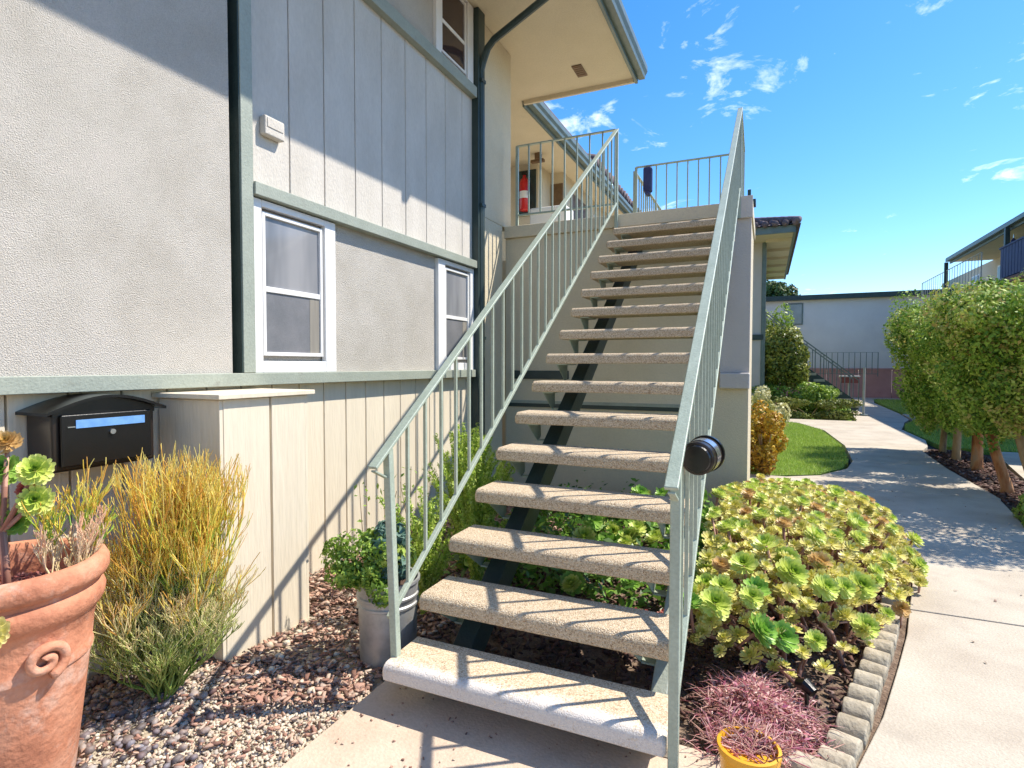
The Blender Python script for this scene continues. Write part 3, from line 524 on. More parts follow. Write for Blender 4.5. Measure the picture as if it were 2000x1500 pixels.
def railing(name, label, p, q, z0, z1, n, posts=True, mt='rail', both=(1, 1), lower=.11, group=None, w_=.007):
    t = thing(name, label, 'railing', (0, 0, 0), group); p = Vector(p); q = Vector(q)
    MB().bar((p.x, p.y, z1), (q.x, q.y, z1), .035, .012).build('top_rail', M[mt], t)
    MB().bar((p.x, p.y, z0 + lower), (q.x, q.y, z0 + lower), .02, .02).build('bottom_rail', M[mt], t)
    for k, w in ((p, both[0]), (q, both[1])):
        if w: MB().box(k.x - .014, k.x + .014, k.y - .014, k.y + .014, z0, z1).build('post', M[mt], t)
    for i in range(1, n):
        c = p.lerp(q, i / n); MB().box(c.x - w_, c.x + w_, c.y - w_, c.y + w_, z0 + lower, z1).build('baluster', M[mt], t)
    return t
railing('landing_railing', 'green railing along the front of the landing left of the stair head', (-2.49, 5.68, 0), (-1.41, 5.68, 0), 2.862, 3.71, 8, both=(1, 0))
railing('landing_railing', 'green railing along the back of the landing against the sky', (-1.45, 6.85, 0), (-.262, 6.85, 0), 2.862, 3.71, 10)
railing('landing_railing', 'green railing on the right end of the landing running away from the viewer', (-.248, 5.70, 0), (-.262, 6.82, 0), 2.862, 3.71, 9, both=(0, 0))
railing('walkway_railing', 'long green railing along the upper walkway behind the landing', (-1.49, 6.95, 0), (-1.49, 13.6, 0), 2.862, 3.70, 48)
ex = thing('fire_extinguisher', 'red fire extinguisher hanging in a dark frame on the wall behind the landing railing', 'extinguisher', (0, 0, 0))
ey = 9.075; e0 = 3.98
MB().box(-3.80 - .17, -3.80 + .17, ey, ey + .02, e0 - .06, e0 + .72).build('back_plate', M['darkgreen'], ex, bevel=.01)
MB().lathe((-3.80, ey - .10, e0), [(0, .0), (.075, .0), (.085, .02), (.085, .46), (.07, .52), (.03, .56), (.025, .60), (0, .60)], 20).build('cylinder', M['red'], ex, smooth=True)
MB().lathe((-3.80, ey - .10, e0 + .2), [(.0865, 0), (.0865, .12)], 20).build('label', M['white'], ex, smooth=True)
MB().box(-3.85, -3.70, ey - .12, ey - .08, e0 + .60, e0 + .66).build('valve', M['black'], ex, bevel=.006)
MB().tube([(-3.76, ey - .13, e0 + .62), (-3.68, ey - .16, e0 + .5), (-3.70, ey - .17, e0 + .25)], .012, 6).build('hose', M['black'], ex)
jk = MB().box(-1.36, -1.26, 6.80, 6.90, 3.40, 3.69).box(-1.34, -1.28, 6.79, 6.91, 3.36, 3.41); tag(jk.build('hanging_cloth', M['navy'], bevel=.02), 'dark blue cloth hung over the back landing railing near its post', 'cloth')
cl = thing('ceiling_lamp', 'small dark lamp under the ceiling above the landing', 'lamp', (0, 0, 0))
MB().box(-3.56, -3.34, 8.66, 8.74, 4.66, 4.70).build('arm', M['brown'], cl); MB().box(-3.48, -3.40, 8.64, 8.76, 4.70, 4.80).build('stem', M['brown'], cl)

# ------------------------------------------------------------------ second building with its stair
b2 = thing('apartment_building', 'tile roofed building beyond the landing with a wide overhanging eave', 'building', (0, 0, 0))
MB().box(-9, -.06, 17.0, 26.5, -.08, 4.7).build('wall', M['lav'], b2)
MB().box(-.14, -.03, 16.97, 17.08, -.05, 4.7).build('corner_pipe', M['gutter'], b2, bevel=.01)
MB().box(-9.2, .58, 15.9, 24.4, 4.70, 4.74).build('soffit', M['beige'], b2)
for k in range(6): MB().box(-.05, .56, 16.6 + 1.4 * k, 16.68 + 1.4 * k, 4.62, 4.70).build('rafter', M['beige'], b2)
MB().box(-9.2, .62, 15.84, 15.9, 4.68, 4.86).build('fascia', M['gutter'], b2); MB().box(.58, .64, 15.9, 24.4, 4.68, 4.86).build('fascia', M['gutter'], b2)
m = MB(); m.add([(-9.2, 15.75, 4.87), (.74, 15.75, 4.87), (-4.0, 20.2, 6.2), (-9.2, 20.2, 6.2)], [(0, 1, 2, 3)]); m.add([(.74, 15.75, 4.87), (.74, 24.5, 4.87), (-4.0, 20.2, 6.2)], [(0, 1, 2)]); m.add([(-9.2, 24.5, 4.87), (.74, 24.5, 4.87), (-4.0, 20.2, 6.2), (-9.2, 20.2, 6.2)], [(3, 2, 1, 0)])
m.build('roof', M['rooftile'], b2)
tl = None
for row in range(3):
    for i in range(10):
        x = .62 - i * .23 - row * .30; y = 15.74 + row * .32
        if tl is None: tl = MB().tube([(0, 0, 0), (0, .36, .10)], [.085, .07], 8).build('roof_tile', M['rooftile'], b2, smooth=True); o = tl
        else: o = tl.copy(); COL.objects.link(o); o.parent = b2
        o.location = (x, y, 4.90 + row * .096)
for i in range(14):
    o = tl.copy(); COL.objects.link(o); o.parent = b2; o.location = (.70 - i * .16, 15.74 + i * .155, 4.95 + i * .046); o.rotation_euler = (0, 0, math.radians(46))
MB().box(-.75, -.08, 16.96, 17.0, 2.05, 2.20).build('trim_band', M['darkgreen'], b2); MB().box(-.6, -.3, 15.9, 16.3, 5.5, 5.62).box(-.5, -.42, 16.0, 16.1, 5.1, 5.9).build('roof_vent', M['darkgreen'], b2)
s2 = thing('staircase', 'distant staircase with dark green side beam rising left to the tile roofed building', 'staircase', (0, 0, 0))
xa, xb, za, zb_ = 2.35, -.45, .05, 2.30
for yy in (18.2, 19.3): MB().bar((xa, yy, za + .12), (xb, yy, zb_), .06, .26, (0, 0, 1)).build('stringer', M['darkgreen'], s2)
for k in range(13):
    f = (k + .5) / 13; MB().box(xa + (xb - xa) * f - .14, xa + (xb - xa) * f + .14, 18.15, 19.35, .10 + zb_ * f, .17 + zb_ * f).build('tread', M['concrete'], s2)
for yy in (18.2, 19.3):
    MB().bar((xa, yy, .95), (xb, yy, zb_ + .95), .05, .03).build('handrail', M['gutter'], s2)
    for k in range(14):
        f = k / 13; x = xa + (xb - xa) * f; MB().box(x - .012, x + .012, yy - .012, yy + .012, .1 + zb_ * f, .95 + zb_ * f).build('baluster', M['gutter'], s2)
# post box and pole
bx = thing('post_box', 'small reddish brown box on a thin post before the red wall', 'mailbox', (2.33, 20, 0))
MB().box(-.24, .24, -.12, .12, .82, 1.0).build('body', M['redbox'], bx, bevel=.01); MB().box(-.27, .27, -.15, .15, 1.0, 1.04).build('lid', M['post'], bx, bevel=.01); MB().box(-.03, .03, -.03, .03, -.05, .82).build('post', M['post'], bx)
pl = thing('pole', 'thin whitish pole standing at the edge of the far path', 'pole', (2.42, 17.8, 0))
MB().tube([(0, 0, -.05), (0, 0, 1.30)], .03, 8).build('shaft', M['post'], pl); MB().lathe((0, 0, -.02), [(0, .0), (.14, .0), (.14, .04), (.05, .07), (0, .07)], 12).build('base', M['darkgreen'], pl)

# ------------------------------------------------------------------ far building
fb = thing('far_building', 'long pale building with flat dark green roof edge above a red wall', 'building', (0, 0, 0))
MB().box(-6, 9.5, 28.06, 36, 1.20, 4.22).build('wall', M['farwhite'], fb)
x = -6.0
while x < 9.4:
    MB().box(x + .01, x + 1.19, 28.0, 28.06, -.08, 1.20).build('red_panel', M['redwall'], fb, bevel=.01); x += 1.2
MB().box(-6.2, 9.7, 27.8, 36.2, 4.22, 4.42).build('roof_edge', M['darkgreen'], fb)
w = MB().box(.75, 1.45, 28.03, 28.06, 3.15, 4.1).build('window', M['gutter'], fb); MB().box(.80, 1.40, 28.02, 28.03, 3.2, 4.05).build('pane', M['glass'], w)
MB().box(-6, 9.5, 27.97, 28.0, 1.16, 1.24).build('trim_band', M['redwall'], fb)
railing('far_fence', 'thin dark bar fence in front of the far red and white wall', (1.3, 27.4, 0), (4.2, 27.4, 0), .9, 1.9, 14, mt='gutter', w_=.012)

# ------------------------------------------------------------------ right-hand building
rb = thing('apartment_building', 'two storey building on the right with long eave and dark blue balcony', 'building', (0, 0, 0))
MB().box(6.9, 14, 12, 30, -.08, 4.9).build('wall', M['beige'], rb)
MB().box(5.75, 14, 12, 24, 4.90, 4.94).build('soffit', M['beige'], rb)
MB().box(5.70, 5.75, 12, 24, 4.85, 5.04).build('fascia', M['gutter'], rb, bevel=.006)
MB().box(5.58, 5.70, 12, 24, 4.92, 5.03).build('gutter', M['gutter'], rb, bevel=.01)
m = MB(); m.add([(5.6, 12, 5.05), (5.6, 24.1, 5.05), (9.8, 24.1, 6.2), (9.8, 12, 6.2)], [(3, 2, 1, 0)]); m.build('roof', M['rooftile'], rb)
MB().box(5.45, 6.9, 12, 18.7, 3.42, 3.56).build('balcony_slab', M['brick'], rb, bevel=.01)
MB().box(5.6, 6.9, 19.5, 27.5, 3.50, 3.64).build('balcony_slab', M['beige'], rb, bevel=.01)
MB().box(5.55, 6.9, 12, 18.4, -.08, 3.42).build('wall', M['brick'], rb)
MB().box(5.7, 6.9, 20.2, 27.2, -.08, 3.50).build('wall', M['beige'], rb)
for y, z in ((18.6, 4.9), (15.6, 4.9), (24.0, 4.9)): MB().box(5.56, 5.66, y - .05, y + .05, 3.56, z).build('post', M['darkgreen'], rb)
for y in (19.6, 21.3, 22.6, 25.2):
    w = MB().box(6.86, 6.9, y, y + .9, 3.66, 4.62).build('window', M['white'], rb, bevel=.006); MB().box(6.85, 6.86, y + .06, y + .84, 3.72, 4.56).build('pane', M['darkglass'], w)
for y in (13.2, 16.4):
    w = MB().box(6.86, 6.9, y, y + 1.3, 3.60, 4.7).build('window', M['white'], rb, bevel=.006); MB().box(6.85, 6.86, y + .06, y + 1.24, 3.66, 4.62).build('pane', M['glass'], w)
for k in range(34):
    y = 12.2 + k * .19; MB().box(5.50, 5.52, y, y + .165, 3.60, 4.36).build('balcony_picket', M['navy'], rb)
MB().box(5.48, 5.54, 12, 18.7, 4.36, 4.40).build('balcony_rail', M['navy'], rb)
um = thing('parasol', 'closed dark blue parasol leaning behind the balcony rail', 'parasol', (5.9, 19.1, 3.56))
MB().lathe((0, 0, 0), [(.02, 0), (.12, .12), (.2, .45), (.16, .8), (.05, 1.1), (.02, 1.15)], 10).build('canopy', M['navy'], um); MB().tube([(0, 0, -.1), (0, 0, 1.25)], .015, 6).build('shaft', M['steel'], um)
railing('balcony_railing', 'pale railing on the far end of the right building balcony', (5.62, 20.5, 0), (5.62, 27.3, 0), 3.64, 4.62, 24, mt='post')
# ------------------------------------------------------------------ vegetation helpers
def leafcloud(C, N, size, aspect=.45, flat=.0):
    """diamond leaves: centres C (n,3), outward normals N (n,3) jittered, half length size (n,)"""
    n = len(C); d = N + NP.normal(0, .75, (n, 3)); d /= np.linalg.norm(d, axis=1)[:, None]
    u = np.cross(d, NP.normal(0, 1, (n, 3))); u /= np.linalg.norm(u, axis=1)[:, None]; v = np.cross(d, u)
    s = size[:, None]; V = np.stack([C - u * s, C + v * s * aspect + d * s * .15, C + u * s, C - v * s * aspect + d * s * .15], 1).reshape(-1, 3)
    return V, np.arange(4 * n).reshape(n, 4)
def sphere_pts(n):
    p = NP.normal(0, 1, (n, 3)); return p / np.linalg.norm(p, axis=1)[:, None]
def crown(parent, c, rad, nleaf, size, mt, name='crown', clumps=40, tilt=None, boxy=0, hue=0, taper=0):
    c = np.array(c); rad = np.array(rad); cc = sphere_pts(clumps)
    if boxy: cc = np.sign(cc) * np.abs(cc) ** (1 - boxy)
    cpos = cc * NP.uniform(.55, .92, clumps)[:, None]; crad = NP.uniform(.17, .36, clumps) if clumps >= 55 else NP.uniform(.27, .46, clumps); chue = NP.uniform(-.34, .34, clumps)
    k = NP.randint(0, clumps, nleaf); d = sphere_pts(nleaf); r = NP.uniform(.55, 1, nleaf) ** .5
    P = cpos[k] + d * (crad[k] * r)[:, None]
    N = d * .7 + P * .5
    rr = NP.normal(.48 + hue, .17, nleaf) + chue[k]
    Pw = c + P * rad
    if taper:
        f = (1 - taper) + taper * np.clip((P[:, 2] + 1) / 1.3, 0, 1.1); Pw[:, :2] = c[:2] + P[:, :2] * rad[:2] * f[:, None]
    if tilt is not None: Pw[:, 0] += (Pw[:, 2] - c[2]) * tilt[0]; Pw[:, 1] += (Pw[:, 2] - c[2]) * tilt[1]
    V, Fa = leafcloud(Pw, N, size * NP.uniform(.6, 1.25, nleaf), .55)
    Pw = None
    o = npmesh(name, V, Fa, M[mt], parent, rnd=np.clip(rr, 0, 1)); o['kind'] = 'stuff'
    return o
# trimmed small trees along the right of the path
TR = [((2.53, 10.75), .15, 'barktan', (.80, .75, 1.02), 1.42, 'small trimmed tree with thin tan trunk, farthest in the row beside the path'),
      ((2.50, 9.95), .17, 'barktan', (.74, .68, 1.0), 1.42, 'small trimmed tree with tan trunk, second from the far end of the row'),
      ((2.52, 9.15), .21, 'bark', (.78, .66, .93), 1.46, 'trimmed tree with thick upright orange trunk in the middle of the row'),
      ((2.36, 7.62), .17, 'bark', (.72, .70, .78), 1.44, 'trimmed tree with leaning orange trunk near the frame edge'),
      ((2.50, 7.30), .14, 'barktan', (.72, .72, .74), 1.46, 'trimmed tree with straight pale tan trunk beside the leaning one')]
for (x, y), tr, bk, rad, zc, lab in TR:
    tr *= .8; zc -= .04
    t = thing('trimmed_tree', lab, 'tree', (x, y, 0), 'trimmed trees in a row beside the path')
    lean = (-.16, .02) if 'leaning' in lab else (R.uniform(-.03, .03), R.uniform(-.04, .04)); r0 = tr * .35
    top = Vector((lean[0] * 1.2, lean[1], .80)); ts = MB().tube([(0, 0, -.04), (0, 0, .06), (lean[0] * .6, lean[1] * .5, .40), top], [r0 * 1.5, r0 * 1.1, r0, r0 * .85], 10)
    ts.build('trunk', M[bk], t, smooth=True)
    lb = MB()
    for k in range(6):
        a = k * 1.05 + R.random(); lb.tube([top, top + Vector((.22 * math.cos(a), .22 * math.sin(a), .35)), top + Vector((.42 * math.cos(a), .42 * math.sin(a), .9))], [r0 * .6, r0 * .4, r0 * .15], 6)
    lb.build('limbs', M[bk], t, smooth=True)
    crown(t, (-.02, 0, zc), rad, 30000, .024, 'leaf', clumps=90, boxy=.45, taper=.42, hue=.06)
t = thing('trimmed_tree', 'nearest trimmed tree of the row at the right edge of the view', 'tree', (2.62, 6.35, 0), 'trimmed trees in a row beside the path')
MB().tube([(0, 0, -.04), (0, 0, .4), (.03, 0, .85)], [.07, .055, .045], 10).build('trunk', M['bark'], t, smooth=True); crown(t, (.12, -.1, 1.44), (.66, .78, .78), 22000, .023, 'leaf', clumps=90, boxy=.5, taper=.35, hue=.08)
t = thing('ground_shrub', 'low leafy green plant at the foot of the trees by the frame edge', 'shrub', (2.12, 6.15, 0))
crown(t, (.1, 0, .10), (.26, .3, .17), 1800, .028, 'herb', 'foliage', clumps=16)
# shrubs along the left of the path
def shrub(name, lab, loc, c, rad, n, size, mt, clumps=24, boxy=0, cat='shrub', stems=5, hue=0):
    t = thing(name, lab, cat, loc); s = MB()
    for k in range(stems):
        a = R.uniform(0, 6.28); s.tube([(0, 0, -.05), (rad[0] * .3 * math.cos(a), rad[1] * .3 * math.sin(a), c[2] * .7), (rad[0] * .6 * math.cos(a), rad[1] * .6 * math.sin(a), c[2] * 1.2)], [.02, .014, .006], 5)
    s.build('stems', M['barktan'], t); crown(t, c, rad, n, size, mt, 'foliage', clumps, boxy=boxy, hue=hue)
    return t
shrub('orange_shrub', 'orange and yellow leaved shrub beside the landing wall', (-.02, 7.75, 0), (0, 0, .42), (.26, .34, .42), 5200, .026, 'leafor')
shrub('variegated_shrub', 'pale yellow variegated shrub behind the orange one', (-.02, 10.2, 0), (0, 0, .62), (.34, .45, .48), 4500, .034, 'leafyel')
shrub('clipped_hedge', 'low clipped box hedge with flat top beyond the round lawn', (1.05, 15.65 + .75, 0), (0, 0, .22), (1.02, .32, .30), 9000, .035, 'box', 60, .62, 'hedge')
shrub('green_shrub', 'bushy light green shrub behind the low clipped hedge', (.75, 17.2, 0), (0, 0, .45), (1.1, .5, .42), 7000, .045, 'herb', 40, .3)
shrub('olive_bush', 'tall olive green bush against the corner of the tile roofed building', (.48, 17.45, 0), (0, 0, 1.45), (.62, .55, .85), 9000, .05, 'leafol', 50, .3)
shrub('leafy_bush', 'tall pale leafed bush behind the olive one before the far wall', (.25, 21.5, 0), (0, 0, 1.9), (.8, .8, 1.3), 7000, .06, 'herb', 40)
for x, y, r_, h, lab in ((.2, 38, 1.5, 6.2, 'dark green tree top over the roof beside the eave'), (4.4, 40, 2.1, 5.3, 'broad low tree top showing above the far roof'), (1.6, 44, 1.2, 5.6, 'faint tree top above the far roof between two others')):
    t = thing('distant_tree', lab, 'tree', (x, y, 0), 'trees behind the far building'); MB().tube([(0, 0, 0), (0, 0, h - .8)], [.2, .12], 8).build('trunk', M['barktan'], t)
    crown(t, (0, 0, h - .8), (r_, r_, .95), 5000, .11, 'leafdk', clumps=30)

# ------------------------------------------------------------------ succulents
def rosette_mesh(rings, leafshape=(.30, 1.0), cup=.35, seed=0):
    rr = random.Random(seed); V = []; Fq = []; rd = []
    for (n, tilt, length, width, base, tone) in rings:
        off = rr.random() * 6.28
        for i in range(n):
            a = off + 2 * math.pi * i / n + rr.uniform(-.08, .08); L = length * rr.uniform(.92, 1.08); ti = tilt + rr.uniform(-.08, .08)
            d = Vector((math.cos(a) * math.cos(ti), math.sin(a) * math.cos(ti), math.sin(ti))); s = Vector((-math.sin(a), math.cos(a), 0)); u = s.cross(d)*-1
            p0 = Vector((0, 0, base)); b = len(V)
            for (f, w, lift) in ((.12, .28, 0), (.55, .62, -.02), (.86, 1.0, .05), (1.0, .45, .16)):
                c = p0 + d * L * f + Vector((0, 0, lift * L)); V.append(c - s * width * w / 2 + Vector((0, 0, .06 * L * w))); V.append(c); V.append(c + s * width * w / 2 + Vector((0, 0, .06 * L * w)))
            for k in range(3):
                for q in (0, 1):
                    i0 = b + k * 3 + q; Fq.append((i0, i0 + 1, i0 + 4, i0 + 3)); rd.append(min(1, max(0, tone + (.12 if k == 2 else 0) + rr.uniform(-.06, .06))))
    return V, Fq, rd
def ros_mat(name, stops): return mat(name, stops, attr=True, rough=.42, trans=.22)
M['ros_lime'] = ros_mat('rosette_lime', [(.10, .20, .02), (.32, .46, .05), (.60, .68, .15), (.80, .82, .36)])
M['ros_gold'] = ros_mat('rosette_gold', [(.20, .20, .02), (.52, .50, .08), (.74, .68, .20), (.84, .74, .38)])
M['ros_amber'] = ros_mat('rosette_amber', [(.22, .14, .03), (.50, .31, .08), (.66, .45, .19), (.72, .55, .30)])
M['ros_green'] = ros_mat('rosette_green', [(.05, .15, .02), (.14, .32, .04), (.28, .50, .08), (.46, .62, .18)])
RINGS = [[(18, -.05, 1.0, .34, 0, .74), (17, .28, .98, .33, .03, .68), (15, .60, .90, .31, .07, .58), (12, .90, .74, .27, .12, .42), (9, 1.15, .52, .2, .16, .2), (6, 1.4, .3, .15, .18, .05)],
         [(16, -.40, 1.0, .36, 0, .80), (16, .05, 1.0, .35, .05, .72), (14, .48, .92, .33, .10, .6), (11, .85, .72, .28, .15, .4), (8, 1.2, .45, .18, .18, .12)],
         [(13, .15, 1.0, .40, 0, .72), (12, .55, .92, .37, .06, .58), (9, .95, .68, .3, .12, .35), (6, 1.3, .4, .2, .15, .1)]]
ROS = {}
M['ros_red'] = ros_mat('rosette_red', [(.20, .03, .03), (.42, .08, .07), (.6, .25, .18)])
for mk in ('ros_lime', 'ros_gold', 'ros_amber', 'ros_green', 'ros_red'):
    for v, rg in enumerate(RINGS):
        V, Fq, rd = rosette_mesh(rg, seed=v * 7 + len(mk)); me = bpy.data.meshes.new('rosette'); me.from_pydata(V, [], Fq); me.materials.append(M[mk])
        at = me.attributes.new('rnd', 'FLOAT', 'FACE'); at.data.foreach_set('value', rd); me.polygons.foreach_set('use_smooth', [True] * len(Fq)); ROS[(mk, v)] = me
def put_rosette(parent, p, nrm, r, mk, v=None):
    o = bpy.data.objects.new('rosette', ROS[(mk, R.randrange(3) if v is None else v)]); COL.objects.link(o); o.parent = parent; o.location = p; o.scale = (r, r, r)
    q = Vector(nrm).normalized().to_track_quat('Z', 'Y'); o.rotation_mode = 'QUATERNION'; o.rotation_quaternion = q; return o
aeo = thing('aeonium_bush', 'large mounded bush of lime and golden aeonium rosettes beside the staircase', 'succulent', (0, 0, 0))
OUT = [(-.29, 2.40), (.02, 2.46), (.22, 2.62), (.42, 2.90), (.60, 3.3), (.82, 3.8), (.92, 4.4), (.90, 5.2), (.78, 6.0), (.45, 6.6), (-.05, 6.5), (-.12, 5.6), (-.28, 5.4), (-.28, 4), (-.29, 3)]
def dist_edge(x, y):
    best = 9
    for (x0, y0), (x1, y1) in zip(OUT, OUT[1:] + OUT[:1]):
        dx_, dy_ = x1 - x0, y1 - y0; t = max(0, min(1, ((x - x0) * dx_ + (y - y0) * dy_) / (dx_ * dx_ + dy_ * dy_))); best = min(best, math.hypot(x - x0 - t * dx_, y - y0 - t * dy_))
    return best
def mound_h(x, y):
    d = dist_edge(x, y)
    if x < .0: d = max(d, .16 + .3 * min(1, (y - 2.4) / 2))
    top = .50 - max(0, y - 3.9) * .145 - max(0, 2.9 - y) * .25
    return max(.08, .10 + (top - .10) * min(1, (d / .34)) ** .6)
pts = []; tries = 0
while len(pts) < 298 and tries < 90000:
    tries += 1; x = R.uniform(-.29, .95); y = 2.4 + 4.1 * R.random() ** 1.25
    if not inpoly(OUT, np.array([x]), np.array([y]))[0]: continue
    mk = 'ros_lime' if R.random() < .56 else R.choice(['ros_gold', 'ros_gold', 'ros_amber'])
    if x > .3 and y > 3.6 and R.random() < .4: mk = R.choice(['ros_amber', 'ros_gold'])
    if y < 2.75 and x < .1: mk = R.choice(['ros_green', 'ros_lime', 'ros_lime'])
    r = (R.uniform(.036, .060) if mk in ('ros_lime', 'ros_green') else R.uniform(.030, .048)) * (1.22 if y < 3.2 else 1)
    if any(math.hypot(x - a, y - b) < (r + c) * .72 for a, b, c, *_ in pts): continue
    pts.append((x, y, r, mk))
stm = MB()
for x, y, r, mk in pts:
    d = dist_edge(x, y); z = mound_h(x, y) + R.uniform(-.08, .05); g = Vector((mound_h(x - .05, y) - mound_h(x + .05, y), mound_h(x, y - .05) - mound_h(x, y + .05), .10))
    nrm = (g.normalized() + Vector((R.uniform(-.45, .45), R.uniform(-.55, .1), .30))).normalized()
    put_rosette(aeo, (x, y, z), nrm, r, mk)
    bxx = x * .55 + .12 + R.uniform(-.1, .1); byy = y + R.uniform(-.22, .25) + (.15 if y < 3 else 0); p = Vector((x, y, z)); q = Vector((bxx, byy, -.03)); mid = p - nrm * .10 - Vector((0, 0, .03))
    stm.tube([q, q.lerp(mid, .5) + Vector((R.uniform(-.03, .03), R.uniform(-.03, .03), .02)), mid, p], [.012, .009, .007, .008], 5)
    if R.random() < .9:
        e = q.lerp(mid, R.uniform(.3, .8)); stm.tube([e, e + Vector((R.uniform(-.1, .1), R.uniform(-.1, .1), R.uniform(.02, .14)))], [.006, .004], 4)
o = stm.build('stems', M['stem'], aeo, smooth=True); o['kind'] = 'stuff'
# smaller rosettes filling the depth of the mound
V_all = []; F_all = []; r_all = []; nb = 0
for k in range(1900):
    x = R.uniform(-.28, .88); y = 2.45 + 4 * R.random() ** 1.2
    if not inpoly(OUT, np.array([x]), np.array([y]))[0]: continue
    V, Fq, rd = rosette_mesh([(10, R.uniform(0, .3), 1, .42, 0, R.uniform(.6, .9)), (8, .55, .85, .38, .07, .6), (6, 1.0, .55, .3, .12, .3)], seed=k); r = R.uniform(.022, .048)
    c = Vector((x, y, mound_h(x, y) * (1 - .5 * R.random() ** 1.6))); q = Vector((R.uniform(-.6, .6), R.uniform(-.9, .3), 1)).to_track_quat('Z', 'Y')
    V_all += [tuple(q @ (v * r) + c) for v in V]; F_all += [tuple(i + nb for i in f) for f in Fq]; r_all += rd; nb += len(V)
o = npmesh('young_rosettes', V_all, F_all, M['ros_gold'], aeo, rnd=r_all, smooth=True); o['kind'] = 'stuff'

# aeonium / leafy plants under the stairs
ug = thing('shade_succulents', 'green succulents and leafy plants growing in the bed under the stairs', 'plants', (0, 0, 0))
k = 0
while k < 60:
    x = R.uniform(-1.3, -.35); y = R.uniform(2.75, 5.2)
    if R.random() < .4 and y < 3.2: continue
    put_rosette(ug, (x, y, R.uniform(.06, .24)), (R.uniform(-.5, .5), R.uniform(-1, -.1), .9), R.uniform(.05, .09), R.choice(['ros_green', 'ros_green', 'ros_lime'])); k += 1
n = 3600; P = np.stack([NP.uniform(-1.95, -.35, n), NP.uniform(3.0, 5.3, n), np.abs(NP.normal(.05, .09, n))], 1); V, Fa = leafcloud(P, np.tile([0, -.3, 1.], (n, 1)), NP.uniform(.015, .045, n), .5)
o = npmesh('leaves', V, Fa, M['under'], ug, rnd=NP.rand(n)); o['kind'] = 'stuff'
t = thing('red_rosette_plant', 'small red leaved succulent under the stairs by the green post', 'succulent', (-.52, 2.80, 0))
V, Fq, rd = rosette_mesh(RINGS[2], seed=3)
me = bpy.data.meshes.new('rosette'); me.from_pydata(V, [], Fq); me.materials.append(M['ros_red']); at = me.attributes.new('rnd', 'FLOAT', 'FACE'); at.data.foreach_set('value', rd)
for p_, r_ in (((0, 0, .06), .07), ((.09, .05, .09), .05), ((-.07, .08, .05), .05)): o = bpy.data.objects.new('rosette', me); COL.objects.link(o); o.parent = t; o.location = p_; o.scale = (r_,) * 3

# pencil shrubs (upright forked sticks)
def pencil(parent, base, h, spread, n0, seed, sticks, thick=.0045, lean=(0, 0), brs=.3, upc=.07):
    rr = random.Random(seed); parts_ = {'low': MB(), 'tip': MB()}
    def grow(p, d, L, r, lev):
        k = 3; q = p; pts_ = [p]; dd = d; L = L * rr.uniform(.75, 1.2)
        for i in range(k):
            dd = (dd + Vector((rr.uniform(-.2, .2), rr.uniform(-.2, .2), upc))).normalized(); q = q + dd * L / k; pts_.append(q)
        tgt = 'tip' if q.z > base[2] + .50 + rr.uniform(-.12, .15) and base[2] < .5 or (base[2] > .5 and lev > 2) else 'low'
        hf = (q.z - base[2]) / h
        parts_[tgt].tube(pts_, [r, r * .93, r * .86, r * .78], 5, cap=False, rnd=min(1, max(0, (hf - .35) * 1.1 + rr.uniform(-.2, .45))))
        if lev < sticks and q.z < base[2] + h:
            for _ in range(rr.choice((2, 2, 3))):
                sd_ = Vector((rr.uniform(-1, 1), rr.uniform(-1, 1), rr.uniform(0, .5))) * brs
                grow(q, (dd + sd_).normalized(), L * rr.uniform(.7, .95), r * .80, lev + 1)
    for i in range(n0):
        a = 6.283 * i / n0 + rr.uniform(-.4, .4); d = Vector((math.cos(a) * spread * .9 + lean[0], math.sin(a) * spread * .9 + lean[1], 1)).normalized()
        grow(Vector(base) + Vector((math.cos(a), math.sin(a), 0)) * .02, d, h * rr.uniform(.17, .25), thick * 1.9, 0)
    return parts_
M['pen_low'] = mat('pencil_green', [(.16, .24, .04), (.30, .38, .08), (.50, .50, .17), (.68, .62, .32), (.68, .48, .24)], attr=True, rough=.55)
M['pen_tip'] = mat('pencil_orange', [(.12, .28, .03), (.22, .40, .05), (.40, .48, .06), (.66, .58, .08), (.76, .54, .07), (.70, .34, .06), (.78, .66, .18)], attr=True, rough=.55)
M['pen_pale'] = mat('pencil_pale', [(.60, .46, .22), (.76, .62, .36), (.80, .56, .38), (.74, .40, .24)], attr=True, rough=.6)
t = thing('pencil_shrub', 'firestick shrub with green stems and orange tips before the cabinet', 'shrub', (0, 0, 0))
lo = MB(); ti = MB()
for bx_, by_, hh, sprd, nn, sd_, ln, brs_, upc_ in ((-2.25, 1.53, .94, .07, 7, 1, (.15, .11), .20, .12), (-2.24, 1.54, .84, .09, 6, 14, (.20, .13), .22, .12), (-2.25, 1.53, .64, .18, 8, 44, (.16, .04), .36, .09),
        (-2.27, 1.50, .50, .50, 8, 5, (-.08, -.12), .5, .05), (-2.22, 1.48, .48, .62, 9, 9, (.08, -.08), .5, .05), (-2.25, 1.50, .44, .75, 8, 27, (.0, -.1), .55, .04), (-2.24, 1.52, .46, .40, 6, 61, (-.04, -.04), .5, .05)):
    d_ = pencil(t, (bx_, by_, -.02), hh, sprd, nn, sd_, 7, .0029, ln, brs_, upc_)
    for a_, b_ in ((lo, d_['low']), (ti, d_['tip'])):
        off = len(a_.v); a_.v += b_.v; a_.f += [[i + off for i in f] for f in b_.f]; a_.m += b_.m; a_.r += b_.r
for mb_, nm, mk in ((lo, 'green_stems', 'pen_low'), (ti, 'orange_tips', 'pen_tip')): o = mb_.build(nm, M[mk], t, smooth=True); o['kind'] = 'stuff'

